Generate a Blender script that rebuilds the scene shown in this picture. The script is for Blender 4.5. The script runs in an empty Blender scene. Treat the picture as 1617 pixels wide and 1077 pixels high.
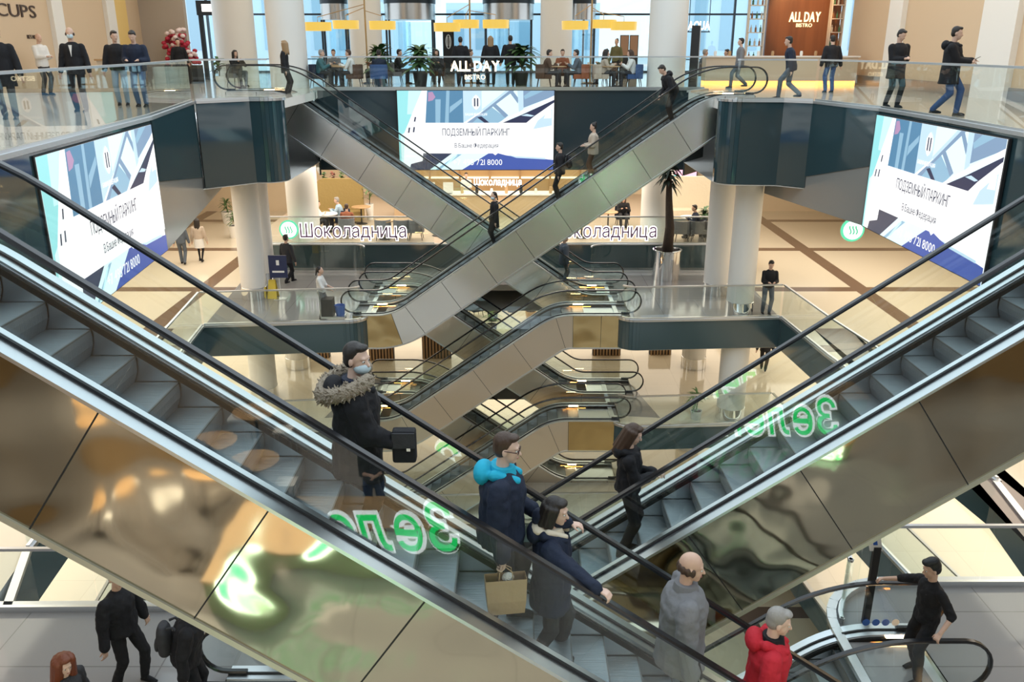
import bpy, bmesh, math, random
from mathutils import Vector, Matrix
random.seed(7)
SC = bpy.context.scene
C = SC.collection
PI = math.pi
def R(a): return math.radians(a)

# ------------------------------------------------------------------ camera, world, lights, exposure
TOP, L2, L1, L0, LB = 0.0, -6.6, -10.2, -13.6, -17.4      # floor heights; the top floor is 0
cam = bpy.data.objects.new('camera', bpy.data.cameras.new('camera'))
C.objects.link(cam)
cam.location = (0, 0, 1.42)
cam.rotation_euler = (R(90 - 19.025), 0, 0)
cam.data.sensor_width = 36
cam.data.lens = 36 * 1350 / 1617
cam.data.clip_start = 0.05
cam.data.clip_end = 400
SC.camera = cam
SC.view_settings.view_transform = 'Standard'
SC.view_settings.look = 'None'
SC.view_settings.gamma = 1
SC.view_settings.exposure = 0.5
SC.view_settings.use_curve_mapping = False
SC.cycles.transparent_max_bounces = 40
SC.cycles.max_bounces = 8
SC.cycles.glossy_bounces = 5
SC.cycles.sample_clamp_indirect = 6
SC.cycles.caustics_reflective = False
SC.cycles.caustics_refractive = False
w = bpy.data.worlds.new('sky'); SC.world = w; w.use_nodes = True
w.node_tree.nodes['Background'].inputs[0].default_value = (0.80, 0.92, 1.0, 1)
w.node_tree.nodes['Background'].inputs[1].default_value = 1.25
def area(name, loc, sx, sy, power, col=(1, .93, .82), rot=(0, 0, 0)):
    d = bpy.data.lights.new(name, 'AREA'); d.shape = 'RECTANGLE'; d.size = sx; d.size_y = sy
    d.energy = power; d.color = col
    o = bpy.data.objects.new(name, d); C.objects.link(o); o.location = loc; o.rotation_euler = rot
    return o
WARM = (1, .91, .78)
# ceiling lighting of the galleries (each lights the floor under a slab)
for nm, z, pw in (('second_floor', -2.85, 1.1), ('first_floor', -7.75, 0.8), ('ground_floor', -11.3, 0.7)):
    area(nm + '_lamp', (-12, 22, z), 4, 26, 520 * pw, WARM)
    area(nm + '_lamp', (12.5, 22, z), 4, 26, 520 * pw, WARM)
    area(nm + '_lamp', (-1, 37, z), 22, 8, 620 * pw, WARM)
area('second_floor_lamp', (-1, 33.2, -2.9), 18, 2.2, 260, WARM)
area('cafe_lamp', (0, 38, 4.7), 24, 8, 330, (1, .93, .82))
area('left_gallery_lamp', (-12, 24, 4.7), 3.5, 24, 260, (1, .92, .8))
area('right_gallery_lamp', (11.5, 26, 4.7), 3, 20, 220, (1, .92, .8))
area('high_table_fill', (-5.5, -3, -3.4), 3.5, 3, 170, WARM)  # unseen lamp added to brighten the table reflections in the balustrades
area('storefront_lamp', (0, -3.0, -1.2), 16, 4, 700, WARM)

# ------------------------------------------------------------------ materials
MATS = {}
def mat(name, col, rough=.5, metal=0, bump=None, emit=0, ecol=None, spec=.5, stretch=None, coat=0):
    if name in MATS: return MATS[name]
    m = bpy.data.materials.new(name); m.use_nodes = True
    nt = m.node_tree; b = nt.nodes['Principled BSDF']
    b.inputs['Base Color'].default_value = (*col, 1)
    b.inputs['Roughness'].default_value = rough
    b.inputs['Metallic'].default_value = metal
    b.inputs['Specular IOR Level'].default_value = spec
    b.inputs['Coat Weight'].default_value = coat
    if emit:
        b.inputs['Emission Color'].default_value = (*(ecol or col), 1)
        b.inputs['Emission Strength'].default_value = emit
    if bump:
        tc = nt.nodes.new('ShaderNodeTexCoord'); n = nt.nodes.new('ShaderNodeTexNoise'); bp = nt.nodes.new('ShaderNodeBump')
        n.inputs['Scale'].default_value = bump[0]; n.inputs['Detail'].default_value = bump[2] if len(bump) > 2 else 2
        src = tc.outputs['Object']
        if stretch:
            mp = nt.nodes.new('ShaderNodeMapping'); mp.inputs['Scale'].default_value = stretch
            nt.links.new(src, mp.inputs[0]); src = mp.outputs[0]
        nt.links.new(src, n.inputs[0]); nt.links.new(n.outputs[0], bp.inputs['Height'])
        bp.inputs['Strength'].default_value = bump[1]; bp.inputs['Distance'].default_value = bump[3] if len(bump) > 3 else .05
        nt.links.new(bp.outputs[0], b.inputs['Normal'])
    MATS[name] = m
    return m
def glass(name, tint, refl=.05, k=.85):
    m = bpy.data.materials.new(name); m.use_nodes = True; nt = m.node_tree; nt.nodes.clear()
    out = nt.nodes.new('ShaderNodeOutputMaterial'); mx = nt.nodes.new('ShaderNodeMixShader')
    t = nt.nodes.new('ShaderNodeBsdfTransparent'); g = nt.nodes.new('ShaderNodeBsdfGlossy')
    t.inputs[0].default_value = (*tint, 1); g.inputs['Roughness'].default_value = 0.0; g.inputs[0].default_value = (1, 1, 1, 1)
    lw = nt.nodes.new('ShaderNodeLayerWeight'); lw.inputs[0].default_value = .5
    p = nt.nodes.new('ShaderNodeMath'); p.operation = 'POWER'; p.inputs[1].default_value = 5
    a = nt.nodes.new('ShaderNodeMath'); a.operation = 'MULTIPLY_ADD'; a.inputs[1].default_value = k; a.inputs[2].default_value = refl
    nt.links.new(lw.outputs['Facing'], p.inputs[0]); nt.links.new(p.outputs[0], a.inputs[0]); nt.links.new(a.outputs[0], mx.inputs[0])
    nt.links.new(t.outputs[0], mx.inputs[1]); nt.links.new(g.outputs[0], mx.inputs[2]); nt.links.new(mx.outputs[0], out.inputs[0])
    MATS[name] = m
    return m
GL = glass('clear_glass', (.95, .985, .975), .04)
GLT = glass('window_glass', (.86, .95, .98), .05)
def brick(name, c1, c2, bw, rh, ms, rough=.12, loc=(0, 0, 0), rot=0, bump=0):
    m = mat(name, c1, rough); nt = m.node_tree; b = nt.nodes['Principled BSDF']
    tc = nt.nodes.new('ShaderNodeTexCoord'); mp = nt.nodes.new('ShaderNodeMapping'); t = nt.nodes.new('ShaderNodeTexBrick')
    mp.inputs['Location'].default_value = loc; mp.inputs['Rotation'].default_value = (0, 0, rot)
    t.offset = 0; t.inputs['Scale'].default_value = 1
    t.inputs['Color1'].default_value = (*c1, 1); t.inputs['Color2'].default_value = (*[v * .96 for v in c1], 1); t.inputs['Mortar'].default_value = (*c2, 1)
    t.inputs['Brick Width'].default_value = bw; t.inputs['Row Height'].default_value = rh; t.inputs['Mortar Size'].default_value = ms
    t.inputs['Mortar Smooth'].default_value = 0
    nt.links.new(tc.outputs['Object'], mp.inputs[0]); nt.links.new(mp.outputs[0], t.inputs[0]); nt.links.new(t.outputs[0], b.inputs['Base Color'])
    return m
def wood(name, c1, c2, scale, rough=.4, axis='Z'):
    m = mat(name, c1, rough); nt = m.node_tree; b = nt.nodes['Principled BSDF']
    tc = nt.nodes.new('ShaderNodeTexCoord'); t = nt.nodes.new('ShaderNodeTexNoise'); mp = nt.nodes.new('ShaderNodeMapping'); r = nt.nodes.new('ShaderNodeValToRGB')
    s = [scale] * 3; s['XYZ'.index(axis)] = scale * .07; mp.inputs['Scale'].default_value = s
    t.inputs['Scale'].default_value = 1; t.inputs['Detail'].default_value = 4
    r.color_ramp.elements[0].color = (*c1, 1); r.color_ramp.elements[1].color = (*c2, 1)
    r.color_ramp.elements[0].position = .35; r.color_ramp.elements[1].position = .65
    nt.links.new(tc.outputs['Object'], mp.inputs[0]); nt.links.new(mp.outputs[0], t.inputs[0]); nt.links.new(t.outputs[0], r.inputs[0]); nt.links.new(r.outputs[0], b.inputs['Base Color'])
    return m
STEEL = mat('brushed_steel', (.72, .74, .76), .28, 1)
STEELL = mat('pale_steel', (.66, .68, .71), .36, 1)
CHROME = mat('chrome', (.8, .81, .82), .08, 1)
CLADG = mat('gold_tinted_panel', (.62, .47, .24), .22, 1, bump=(.8, .25, 1.5, .4))
CLAD = mat('champagne_metal', (.46, .425, .325), .07, 1, bump=(.6, .36, 1.5, .55))
CLADM = mat('satin_steel_cladding', (.86, .88, .90), .26, 1, bump=(.32, .32, 1.2, .5))
CLADN = mat('bronze_tinted_steel', (.74, .66, .57), .34, 1, bump=(.7, .22, 1.5, .4))
CREAMTRIM = mat('cream_trim', (.55, .52, .42), .4, .6)
RUBBER = mat('black_rubber', (.012, .012, .014), .22)
BLACK = mat('matt_black', (.012, .012, .014), .6)
BRUSH = mat('black_brush', (.01, .01, .01), .9)
DARKG = mat('dark_glass_panel', (.026, .055, .066), .06, 0, spec=.7)
DARKG2 = mat('dark_teal_panel', (.04, .075, .085), .16, 0, spec=.6)
GREYP = mat('grey_panel', (.22, .22, .21), .2)
WHITE = mat('white_plaster', (.82, .80, .76), .55)
COLM = mat('white_column_paint', (.80, .78, .74), .45)
BEIGE = mat('beige_wall_paint', (.66, .50, .34), .6)
CREAM = brick('cream_stone_floor', (.80, .71, .56), (.20, .13, .09), 4.6, 6.2, .28, .10, loc=(1.6, 2.2, 0))
CREAM1 = brick('ivory_stone_floor', (.80, .72, .58), (.66, .58, .45), 1.2, 1.2, .006, .08)
CREAMP = brick('pale_cream_floor', (.78, .69, .50), (.17, .12, .09), 5.2, 4.4, .32, .12, loc=(2.2, 1.1, 0))
GREYF = brick('grey_polished_floor', (.28, .27, .27), (.17, .16, .16), 2.4, 1.2, .01, .10)
TOPF = brick('warm_grey_stone_floor', (.50, .45, .38), (.40, .36, .30), 1.2, 1.2, .006, .12)
STEP = mat('grooved_step_metal', (.23, .26, .28), .42, .7, bump=(1, .5, 1, .01), stretch=(2, 130, 2))
STEPR = mat('step_riser_metal', (.20, .22, .24), .5, .6, bump=(1, .5, 1, .01), stretch=(2, 130, 2))
GOLD = mat('gold_letter', (.75, .55, .22), .3, .8)
SKIN = mat('skin', (.62, .40, .30), .5); SKIN2 = mat('pale_skin', (.70, .48, .38), .5)

# ------------------------------------------------------------------ mesh helpers
class MB:
    def __init__(s): s.v = []; s.f = []; s.m = []; s.mats = []
    def mi(s, m):
        if m not in s.mats: s.mats.append(m)
        return s.mats.index(m)
    def add(s, vs, fs, m):
        o = len(s.v); s.v += [tuple(v) for v in vs]; i = s.mi(m)
        for f in fs: s.f.append([a + o for a in f]); s.m.append(i)
        return s
    def box(s, x0, x1, y0, y1, z0, z1, m):
        vs = [(x, y, z) for z in (z0, z1) for y in (y0, y1) for x in (x0, x1)]
        return s.add(vs, [(0, 2, 3, 1), (4, 5, 7, 6), (0, 1, 5, 4), (2, 6, 7, 3), (0, 4, 6, 2), (1, 3, 7, 5)], m)
    def obox(s, c, ux, uy, uz, m):
        c, ux, uy, uz = map(Vector, (c, ux, uy, uz))
        vs = [c + a * ux + b * uy + d * uz for d in (-1, 1) for b in (-1, 1) for a in (-1, 1)]
        return s.add(vs, [(0, 2, 3, 1), (4, 5, 7, 6), (0, 1, 5, 4), (2, 6, 7, 3), (0, 4, 6, 2), (1, 3, 7, 5)], m)
    def prism(s, pts, z0, z1, m, mside=None):
        n = len(pts)
        s.add([(p[0], p[1], z1) for p in pts], [list(range(n))], m)
        s.add([(p[0], p[1], z0) for p in pts], [list(range(n))[::-1]], mside or m)
        vs = [(p[0], p[1], z0) for p in pts] + [(p[0], p[1], z1) for p in pts]
        return s.add(vs, [(i, (i + 1) % n, n + (i + 1) % n, n + i) for i in range(n)], mside or m)
    def slab(s, pts, n, t, m):                      # planar outline (3-D points) thickened along n
        n = Vector(n).normalized() * t; k = len(pts); P = [Vector(p) for p in pts]
        s.add(P, [list(range(k))], m); s.add([p + n for p in P], [list(range(k))[::-1]], m)
        return s.add(P + [p + n for p in P], [(i, i + k, (i + 1) % k + k, (i + 1) % k) for i in range(k)], m)
    def lathe(s, prof, m, seg=20, c=(0, 0, 0)):
        vs = []
        for r, z in prof:
            vs += [(c[0] + r * math.cos(2 * PI * i / seg), c[1] + r * math.sin(2 * PI * i / seg), c[2] + z) for i in range(seg)]
        fs = [(j * seg + i, j * seg + (i + 1) % seg, (j + 1) * seg + (i + 1) % seg, (j + 1) * seg + i) for j in range(len(prof) - 1) for i in range(seg)]
        fs += [list(range(seg))[::-1], [(len(prof) - 1) * seg + i for i in range(seg)]]
        return s.add(vs, fs, m)
    def tube(s, pts, r, m, seg=8, r2=None):
        P = [Vector(p) for p in pts]; vs = []; n = len(P)
        up = Vector((0, 0, 1)); t0 = (P[1] - P[0]).normalized()
        if abs(t0.dot(up)) > .9: up = Vector((1, 0, 0))
        u = t0.cross(up).normalized()
        for i, p in enumerate(P):
            t = (P[min(i + 1, n - 1)] - P[max(i - 1, 0)]).normalized()
            u = (u - t * u.dot(t)).normalized(); v = t.cross(u)
            rr = r if r2 is None else r + (r2 - r) * i / (n - 1)
            vs += [p + (u * math.cos(2 * PI * k / seg) + v * math.sin(2 * PI * k / seg)) * rr for k in range(seg)]
        fs = [(j * seg + i, j * seg + (i + 1) % seg, (j + 1) * seg + (i + 1) % seg, (j + 1) * seg + i) for j in range(n - 1) for i in range(seg)]
        fs += [list(range(seg))[::-1], [(n - 1) * seg + i for i in range(seg)]]
        return s.add(vs, fs, m)
    def cap(s, a, b, ra, rb, m, seg=10):            # tapered capsule
        a, b = Vector(a), Vector(b); d = b - a; L = d.length
        t = d / L if L > 1e-6 else Vector((0, 0, 1))
        u = t.cross(Vector((0, 1, 0)) if abs(t.y) < .9 else Vector((1, 0, 0))).normalized(); v = t.cross(u)
        rings = [(a - t * ra * math.cos(x), ra * math.sin(x)) for x in (.35, .8, 1.2)] + [(a, ra), (b, rb)] + [(b + t * rb * math.cos(x), rb * math.sin(x)) for x in (1.2, .8, .35)]
        vs = []
        for p, r in rings: vs += [p + (u * math.cos(2 * PI * k / seg) + v * math.sin(2 * PI * k / seg)) * r for k in range(seg)]
        fs = [(j * seg + i, j * seg + (i + 1) % seg, (j + 1) * seg + (i + 1) % seg, (j + 1) * seg + i) for j in range(len(rings) - 1) for i in range(seg)]
        fs += [list(range(seg))[::-1], [(len(rings) - 1) * seg + i for i in range(seg)]]
        return s.add(vs, fs, m)
    def ell(s, c, r, m, M=None, seg=12, rings=8):
        vs = []; c = Vector(c)
        for j in range(1, rings):
            th = PI * j / rings
            for i in range(seg):
                p = Vector((r[0] * math.sin(th) * math.cos(2 * PI * i / seg), r[1] * math.sin(th) * math.sin(2 * PI * i / seg), r[2] * math.cos(th)))
                vs.append(c + (M @ p if M else p))
        k = len(vs); zt = Vector((0, 0, r[2])); vs += [c + (M @ zt if M else zt), c - (M @ zt if M else zt)]
        fs = [(j * seg + i, (j + 1) * seg + i, (j + 1) * seg + (i + 1) % seg, j * seg + (i + 1) % seg) for j in range(rings - 2) for i in range(seg)]
        fs += [(k, i, (i + 1) % seg) for i in range(seg)] + [(k + 1, (rings - 2) * seg + (i + 1) % seg, (rings - 2) * seg + i) for i in range(seg)]
        return s.add(vs, fs, m)
    def loft(s, rings, m, seg=16):                  # rings: (centre, ru, rv, U, V): elliptical sections, closed flat ends
        vs = []
        for c, ru, rv, U, V in rings:
            vs += [Vector(c) + U * (ru * math.cos(2 * PI * k / seg)) + V * (rv * math.sin(2 * PI * k / seg)) for k in range(seg)]
        fs = [(j * seg + i, j * seg + (i + 1) % seg, (j + 1) * seg + (i + 1) % seg, (j + 1) * seg + i) for j in range(len(rings) - 1) for i in range(seg)]
        fs += [list(range(seg))[::-1], [(len(rings) - 1) * seg + i for i in range(seg)]]
        return s.add(vs, fs, m)
    def mesh(s, name):
        me = bpy.data.meshes.new(name); me.from_pydata(s.v, [], s.f)
        for m in s.mats: me.materials.append(m)
        me.polygons.foreach_set('material_index', s.m); me.update()
        bm = bmesh.new(); bm.from_mesh(me); bmesh.ops.recalc_face_normals(bm, faces=bm.faces); bm.to_mesh(me); bm.free()
        return me
    def build(s, name, parent=None, smooth=False, **tags):
        o = bpy.data.objects.new(name, s.mesh(name)); C.objects.link(o)
        if smooth:
            for p in o.data.polygons: p.use_smooth = True
            if smooth != True:
                o.data.set_sharp_from_angle(angle=R(smooth))
        if parent: par(o, parent)
        for k, v in tags.items(): o[k] = v
        return o
def par(o, p):
    o.parent = p; o.matrix_parent_inverse = world_of(p).inverted()
def world_of(p):
    m = p.matrix_basis.copy()
    return m if p.parent is None else world_of(p.parent) @ p.matrix_parent_inverse @ m
def thing(name, label, cat, loc=(0, 0, 0), group=None):
    o = bpy.data.objects.new(name, None); C.objects.link(o); o.location = loc; o.empty_display_size = .1
    o['label'] = label; o['category'] = cat
    if group: o['group'] = group
    return o
def tag(o, label, cat, group=None):
    o['label'] = label; o['category'] = cat
    if group: o['group'] = group
    return o
def copy_tree(o, parent=None):
    c = o.copy(); C.objects.link(c)
    if parent: c.parent = parent
    for ch in [x for x in o.children]: copy_tree(ch, c)
    return c
def struct(mb, name, smooth=False): return mb.build(name, smooth=smooth, kind='structure')
_txt = {}
def text_mb(s, size, m, ext=.01, off=0, shear=0, align='CENTER', space=1, frame=None, width=None, side=None):
    """letters as a solid mesh; frame = (origin, u, v): u along the line, v up"""
    vs = []; fs = []; x = 0; gap = .085 * size * space
    for ch in s:
        if ch == ' ': x += .26 * size; continue
        small = {'н': 'Н', 'и': 'И'}.get(ch); key = (ch, round(size, 4), ext, off, shear)
        if key not in _txt:
            cu = bpy.data.curves.new('lettering', 'FONT'); cu.body = small or ch; cu.size = size; cu.extrude = ext; cu.resolution_u = 3
            cu.offset = off + (.012 * size if small else 0)
            o = bpy.data.objects.new('lettering', cu); C.objects.link(o)
            me = bpy.data.meshes.new_from_object(o.evaluated_get(bpy.context.evaluated_depsgraph_get()))
            q = .745 if small else 1; xs = [v.co.x for v in me.vertices]; x0 = min(xs) + off; x1 = max(xs) - off
            _txt[key] = ([((v.co.x - x0) * q, v.co.y * q, v.co.z) for v in me.vertices], [list(p.vertices) for p in me.polygons], (x1 - x0) * q)
            bpy.data.objects.remove(o); bpy.data.curves.remove(cu); bpy.data.meshes.remove(me)
        gv, gf, wd = _txt[key]; k0 = len(vs)
        vs += [Vector((x + p[0] + shear * p[1], p[1] - .36 * size, p[2])) for p in gv]; fs += [[i + k0 for i in f] for f in gf]
        x += wd + gap
    tot = x - gap; k = width / tot if width else 1
    for v in vs: v.x = (v.x - tot / 2) * k
    if frame:
        o_, u, v_ = map(Vector, frame); u = u.normalized(); v_ = v_.normalized(); n = u.cross(v_)
        vs = [o_ + u * p.x + v_ * p.y + n * p.z for p in vs]
    mb = MB(); mb.add(vs, fs, m)
    return mb
# direction of a pixel of the 1617 x 1077 picture, used only to read real positions off known planes
_c, _s = math.cos(R(19.025)), math.sin(R(19.025))
def ray(px, py):
    a = (px - 808.5) / 1350; b = (538.5 - py) / 1350
    return Vector((a, _c + b * _s, -_s + b * _c))
def atz(px, py, z):
    r = ray(px, py); t = (z - 1.42) / r.z; return Vector((r.x * t, r.y * t, z))
def aty(px, py, y):
    r = ray(px, py); t = y / r.y; return Vector((r.x * t, y, 1.42 + r.z * t))
# ------------------------------------------------------------------ floors, fascias, walls
def arc(cx, cy, r, a0, a1, n=8):
    return [(cx + r * math.cos(R(a0 + (a1 - a0) * i / n)), cy + r * math.sin(R(a0 + (a1 - a0) * i / n))) for i in range(n + 1)]
def fascia(name, path, z0, z1, m, t=.06, trim=True):
    """upright skin along a floor edge, with a pale metal nosing along its top"""
    mb = MB()
    for a, b in zip(path[:-1], path[1:]):
        a2, b2 = Vector((*a, 0)), Vector((*b, 0)); d = (b2 - a2).normalized(); n = Vector((-d.y, d.x, 0)) * t / 2
        mb.obox((a2 + b2) / 2 + Vector((0, 0, (z0 + z1) / 2)), (b2 - a2) / 2, n, (0, 0, (z1 - z0) / 2), m)
        if trim: mb.obox((a2 + b2) / 2 + Vector((0, 0, z1 + .015)), (b2 - a2) / 2, n * 2.2, (0, 0, .035), STEELL)
    return struct(mb, name)
# outlines (plan)
TL = [(-6.75, 10.4), (-7.49, 18.16), (-8.45, 23.4)] + [(-8.4, 23.5), (-7.3, 24.6)] + arc(-7.1, 25.2, .6, -80, 0) + [(-6.5, 29.3), (-6.7, 30.6)]
TR = [(8.55, 10.5), (8.72, 17.5), (8.66, 20.7), (8.05, 23.55), (7.4, 24.1)] + arc(6.4, 24.8, .6, -90, -180) + [(5.8, 29.2), (6.7, 30.6)]
top = [(-17, 6.0), (-6.3, 6.0)] + TL + TR[::-1] + [(8.6, 6.0), (17, 6.0), (17, 52), (-17, 52)]
struct(MB().prism(top, -.25, 0, TOPF, WHITE), 'floor_top')
struct(MB().prism([(-17, -9), (17, -9), (17, .15), (-17, .15)], -.3, 0, TOPF, WHITE), 'floor_near_top')
P2L = [(-7.6, 10.85), (-8.13, 12.4), (-9.17, 22.7), (-9.36, 24.6), (-5.2, 25.0)] + arc(-5.1, 25.55, .55, -90, 0) + [(-4.55, 29.4)]
P2R = [(8.9, 11.55), (9.45, 14.8), (8.63, 21.9), (8.38, 25.45), (3.95, 25.15)] + arc(3.85, 25.7, .55, -90, -180) + [(3.3, 29.4)]
far2 = P2L[1:] + P2R[1:][::-1]
l2 = [(-17, 10.9)] + [(-7.9, 10.9)] + P2L[1:] + P2R[1:][::-1] + [(8.9, 11.56), (17, 11.56), (17, 44), (-17, 44)]
def outline(z, m, name, th=.9):
    struct(MB().prism(l2, z - .22, z, m, WHITE), name)
outline(L2, CREAM, 'floor_second')
outline(L1, CREAM1, 'floor_first')
struct(MB().prism([(-17, 10.9), (-7.9, 10.9)] + P2L[1:5] + [(4.3, 25.15)] + P2R[1:4][::-1] + [(8.9, 11.56), (17, 11.56), (17, 44), (-17, 44)], L0 - .22, L0, CREAM1, WHITE), 'floor_ground')
struct(MB().box(-18, 18, -6, 45, LB - .2, LB, CREAMP), 'floor_base')
# the grey polished front part of the second floor, laid flush on the cream stone
g = MB()
g.prism([(-9.33, 24.62), (-5.2, 25.02)] + arc(-5.1, 25.55, .53, -90, 0) + [(-4.57, 29.38), (3.32, 29.38)] + arc(3.85, 25.7, .53, -180, -90) + [(3.95, 25.17), (8.36, 25.47), (8.5, 31.8), (-9.9, 31.8)], L2, L2 + .006, GREYF)
struct(g, 'floor_second_front')
g = MB()
for x in (-9.75, 9.25): g.prism([(x - .5, 12), (x + .5, 12), (x + (.4 if x > 0 else -.9) - .6, 24.4), (x + (.4 if x > 0 else -.9) + .5, 24.4)], L2, L2 + .005, mat('brown_stone_band', (.20, .14, .11), .12))
struct(g, 'floor_second_band')
struct(MB().prism([(3.4, 26.1), (4.9, 25.9), (4.2, 29.4), (3.4, 29.4)], L1, L1 + .005, GREYF).prism([(-6.2, 25.9), (-4.7, 26.1), (-4.7, 29.4), (-5.5, 29.4)], L1, L1 + .005, GREYF), 'floor_first_mat')
# near platform of the second floor (under the photographer)
N2L = [(-7.9, 10.9), (-2.9, 10.95)]
N2R = [(4.9, 8.6), (4.72, 8.6), (4.72, 10.3)] + arc(5.9, 10.36, 1.18, 180, 90) + [(8.9, 11.55)]
near = [(-17, -9), (17, -9), (17, 11.55)] + N2R[::-1] + [(4.9, 5.4), (-2.2, 5.4), (-2.2, 8.0), (-2.9, 8.0), (-2.9, 10.95), (-7.9, 10.9), (-17, 10.9)]
struct(MB().prism(near, L2 - .3, L2, GREYF, WHITE), 'floor_near_second')
fascia('trim_1', [(-7.9, 10.92), (-2.9, 10.97)], L2 - .9, L2, DARKG2)
fascia('trim_2', [(4.70, 8.65), (4.70, 10.3)] + arc(5.9, 10.36, 1.2, 180, 90) + [(8.9, 11.57), (9.4, 14.8)], L2 - .9, L2, DARKG2)
fascia('trim_3', P2L, L2 - .95, L2, DARKG2)
fascia('trim_4', P2R[1:], L2 - .95, L2, DARKG2)
fascia('trim_5', P2L[1:], L1 - .8, L1, DARKG2)
fascia('trim_6', P2R[1:], L1 - .8, L1, DARKG2)
fascia('trim_7', P2L[1:5] + [(4.3, 25.15)] + P2R[1:4][::-1], L0 - .8, L0, DARKG2)
# top floor fascias: dark glass on the rounded corners, wings dark above a slanting line and grey below, dark far face
fascia('trim_8', TL[:2], -2.75, 0, DARKG)
fascia('trim_9', TL[3:-2], -2.25, 0, DARKG)
fascia('trim_10', [TL[-2], (-6.9, 30.62), (6.7, 30.62), TR[-2]], -2.72, 0, mat('dark_slate_panel', (.032, .05, .06), .14))
fascia('trim_11', TR[:3], -2.75, 0, DARKG)
fascia('trim_12', TR[3:-2], -2.25, 0, DARKG)
for nm, (a, b), sg in (('trim_13', (TL[1], TL[2]), 1), ('trim_14', (TR[2], TR[3]), -1)):
    a, b = Vector((*a, 0)), Vector((*b, 0)); d = b - a; n = Vector((sg, 0, 0)); e = a + d * 1.75
    mb = MB()
    mb.slab([a + Vector((0, 0, -.01)), b + Vector((0, 0, -.01)), b + Vector((0, 0, -1.95)), a + Vector((0, 0, -1.28))], n, .05, DARKG)
    mb.slab([a + Vector((0, 0, -1.28)), b + Vector((0, 0, -1.95)), e + Vector((0, 0, -2.3)), e + Vector((0, 0, -2.75)), a + Vector((0, 0, -2.75))], n, .03, GREYP)
    mb.obox((a + b) / 2 + Vector((0, 0, .015)), (b - a) / 2, (.07, 0, 0), (0, 0, .035), STEELL)
    struct(mb, nm)
# dark vertical joints between the glass panels of the rounded corners
j = MB()
for x, y in ((-8.45, 23.44), (8.05, 23.57)): j.box(x - .03, x + .03, y - .05, y + .02, -2.25, -.02, BLACK)
struct(j, 'trim_15')
# ceilings of the galleries
for nm, z in (('ceiling_second', -2.27), ('ceiling_first', L2 - .95), ('ceiling_ground', L1 - .8)):
    pts = top if nm == 'ceiling_second' else l2
    struct(MB().prism(pts, z - .02, z, WHITE), nm)
# ceiling over the cafe and galleries of the top floor added out of view to shade them; the atrium stays open
cl = MB()
cl.box(-17, 17, 32, 53, 5, 5.3, WHITE); cl.box(-17, -9.2, 6, 32, 5, 5.3, WHITE); cl.box(10, 17, 6, 32, 5, 5.3, WHITE); cl.box(-17, 17, -9, -.5, 5, 5.3, WHITE)
struct(cl, 'ceiling_top')
# walls
struct(MB().box(-15.3, -15, 6, 37, 0, 5, BEIGE), 'wall_left')
struct(MB().box(13.6, 13.9, 6, 36.5, 0, 5, BEIGE), 'wall_right')
pl = MB()
for y0, y1 in ((29.6, 30.3), (33.6, 34.3), (23.2, 23.9)): pl.box(-15, -14.85, y0, y1, 0, 5, WHITE)
struct(pl, 'trim_16')
pl = MB()
for y0, y1 in ((31.5, 32.6), (24.3, 26.1), (18.8, 19.7)): pl.box(13.42, 13.6, y0, y1, 0, 5, WHITE)
pl.box(13.54, 13.6, 6, 36.5, 0, .35, GREYP)
struct(pl, 'trim_17')
yl = mat('yellow_wall_paint', (.85, .60, .22), .6)
struct(MB().box(-15.02, -14.98, 34.3, 35.6, 0, 5, yl), 'trim_18')
struct(MB().box(-15, -13.2, 36.8, 37.1, 0, 5, mat('taupe_wall_paint', (.42, .36, .30), .6)), 'wall_left_return')
struct(MB().box(-17.3, -17, -9, 45, LB, -.3, mat('warm_plaster', (.70, .60, .46), .6)), 'wall_left_lower')
struct(MB().box(17, 17.3, -9, 45, LB, -.3, MATS['warm_plaster']), 'wall_right_lower')
struct(MB().box(-17, 17, 44, 44.3, LB, L2, MATS['warm_plaster']), 'wall_back_lower')
struct(MB().box(-17, 17, 43.7, 44, L2, -2.6, mat('cafe_back_wall', (.80, .66, .48), .6)), 'wall_cafe_back')
struct(MB().box(-17, 17, -9.3, -9, LB, -.3, MATS['warm_plaster']), 'wall_near')
struct(MB().box(-17, 17, -8.2, -8, 0, 5, mat('unseen_dark_wall', (.10, .075, .055), .5)), 'wall_near_dark_added')  # unseen dark wall added so the railing glass mirrors less brightness
# glazed street front behind the cafe
fm = MB(); DK = mat('dark_mullion', (.05, .06, .07), .4, .5)
for x in [-17 + 4.2 * i for i in range(9)]: fm.box(x - .05, x + .05, 50.9, 51.1, 0, 5, DK)
for z in (.05, 3.1): fm.box(-17, 17, 50.92, 51.08, z - .05, z + .05, DK)
struct(fm, 'window_1_frame')
gl = MB().box(-17, 17, 50.98, 51.0, 0, 5, GLT); struct(gl, 'window_1')
ex = MB().box(-60, 60, 51.2, 140, -.4, -.1, mat('snowy_pavement', (.62, .65, .68), .8)); struct(ex, 'ground_outside')
for i, (x0, x1, y, h) in enumerate(((-40, -14, 110, 9), (-9, 12, 125, 7), (20, 50, 105, 10))):
    b = MB().box(x0, x1, y, y + 10, 0, h, mat('pale_blue_facade', (.62, .74, .82), .5))
    for k in range(int((x1 - x0) / 3)): b.box(x0 + 1 + 3 * k, x0 + 2.4 + 3 * k, y - .1, y, 1, h - 1, mat('facade_glass', (.36, .52, .62), .1))
    b.build('office_building', label='pale blue office block outside the street windows, %s' % ('left-hand one', 'middle one', 'right-hand one')[i], category='building')

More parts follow.
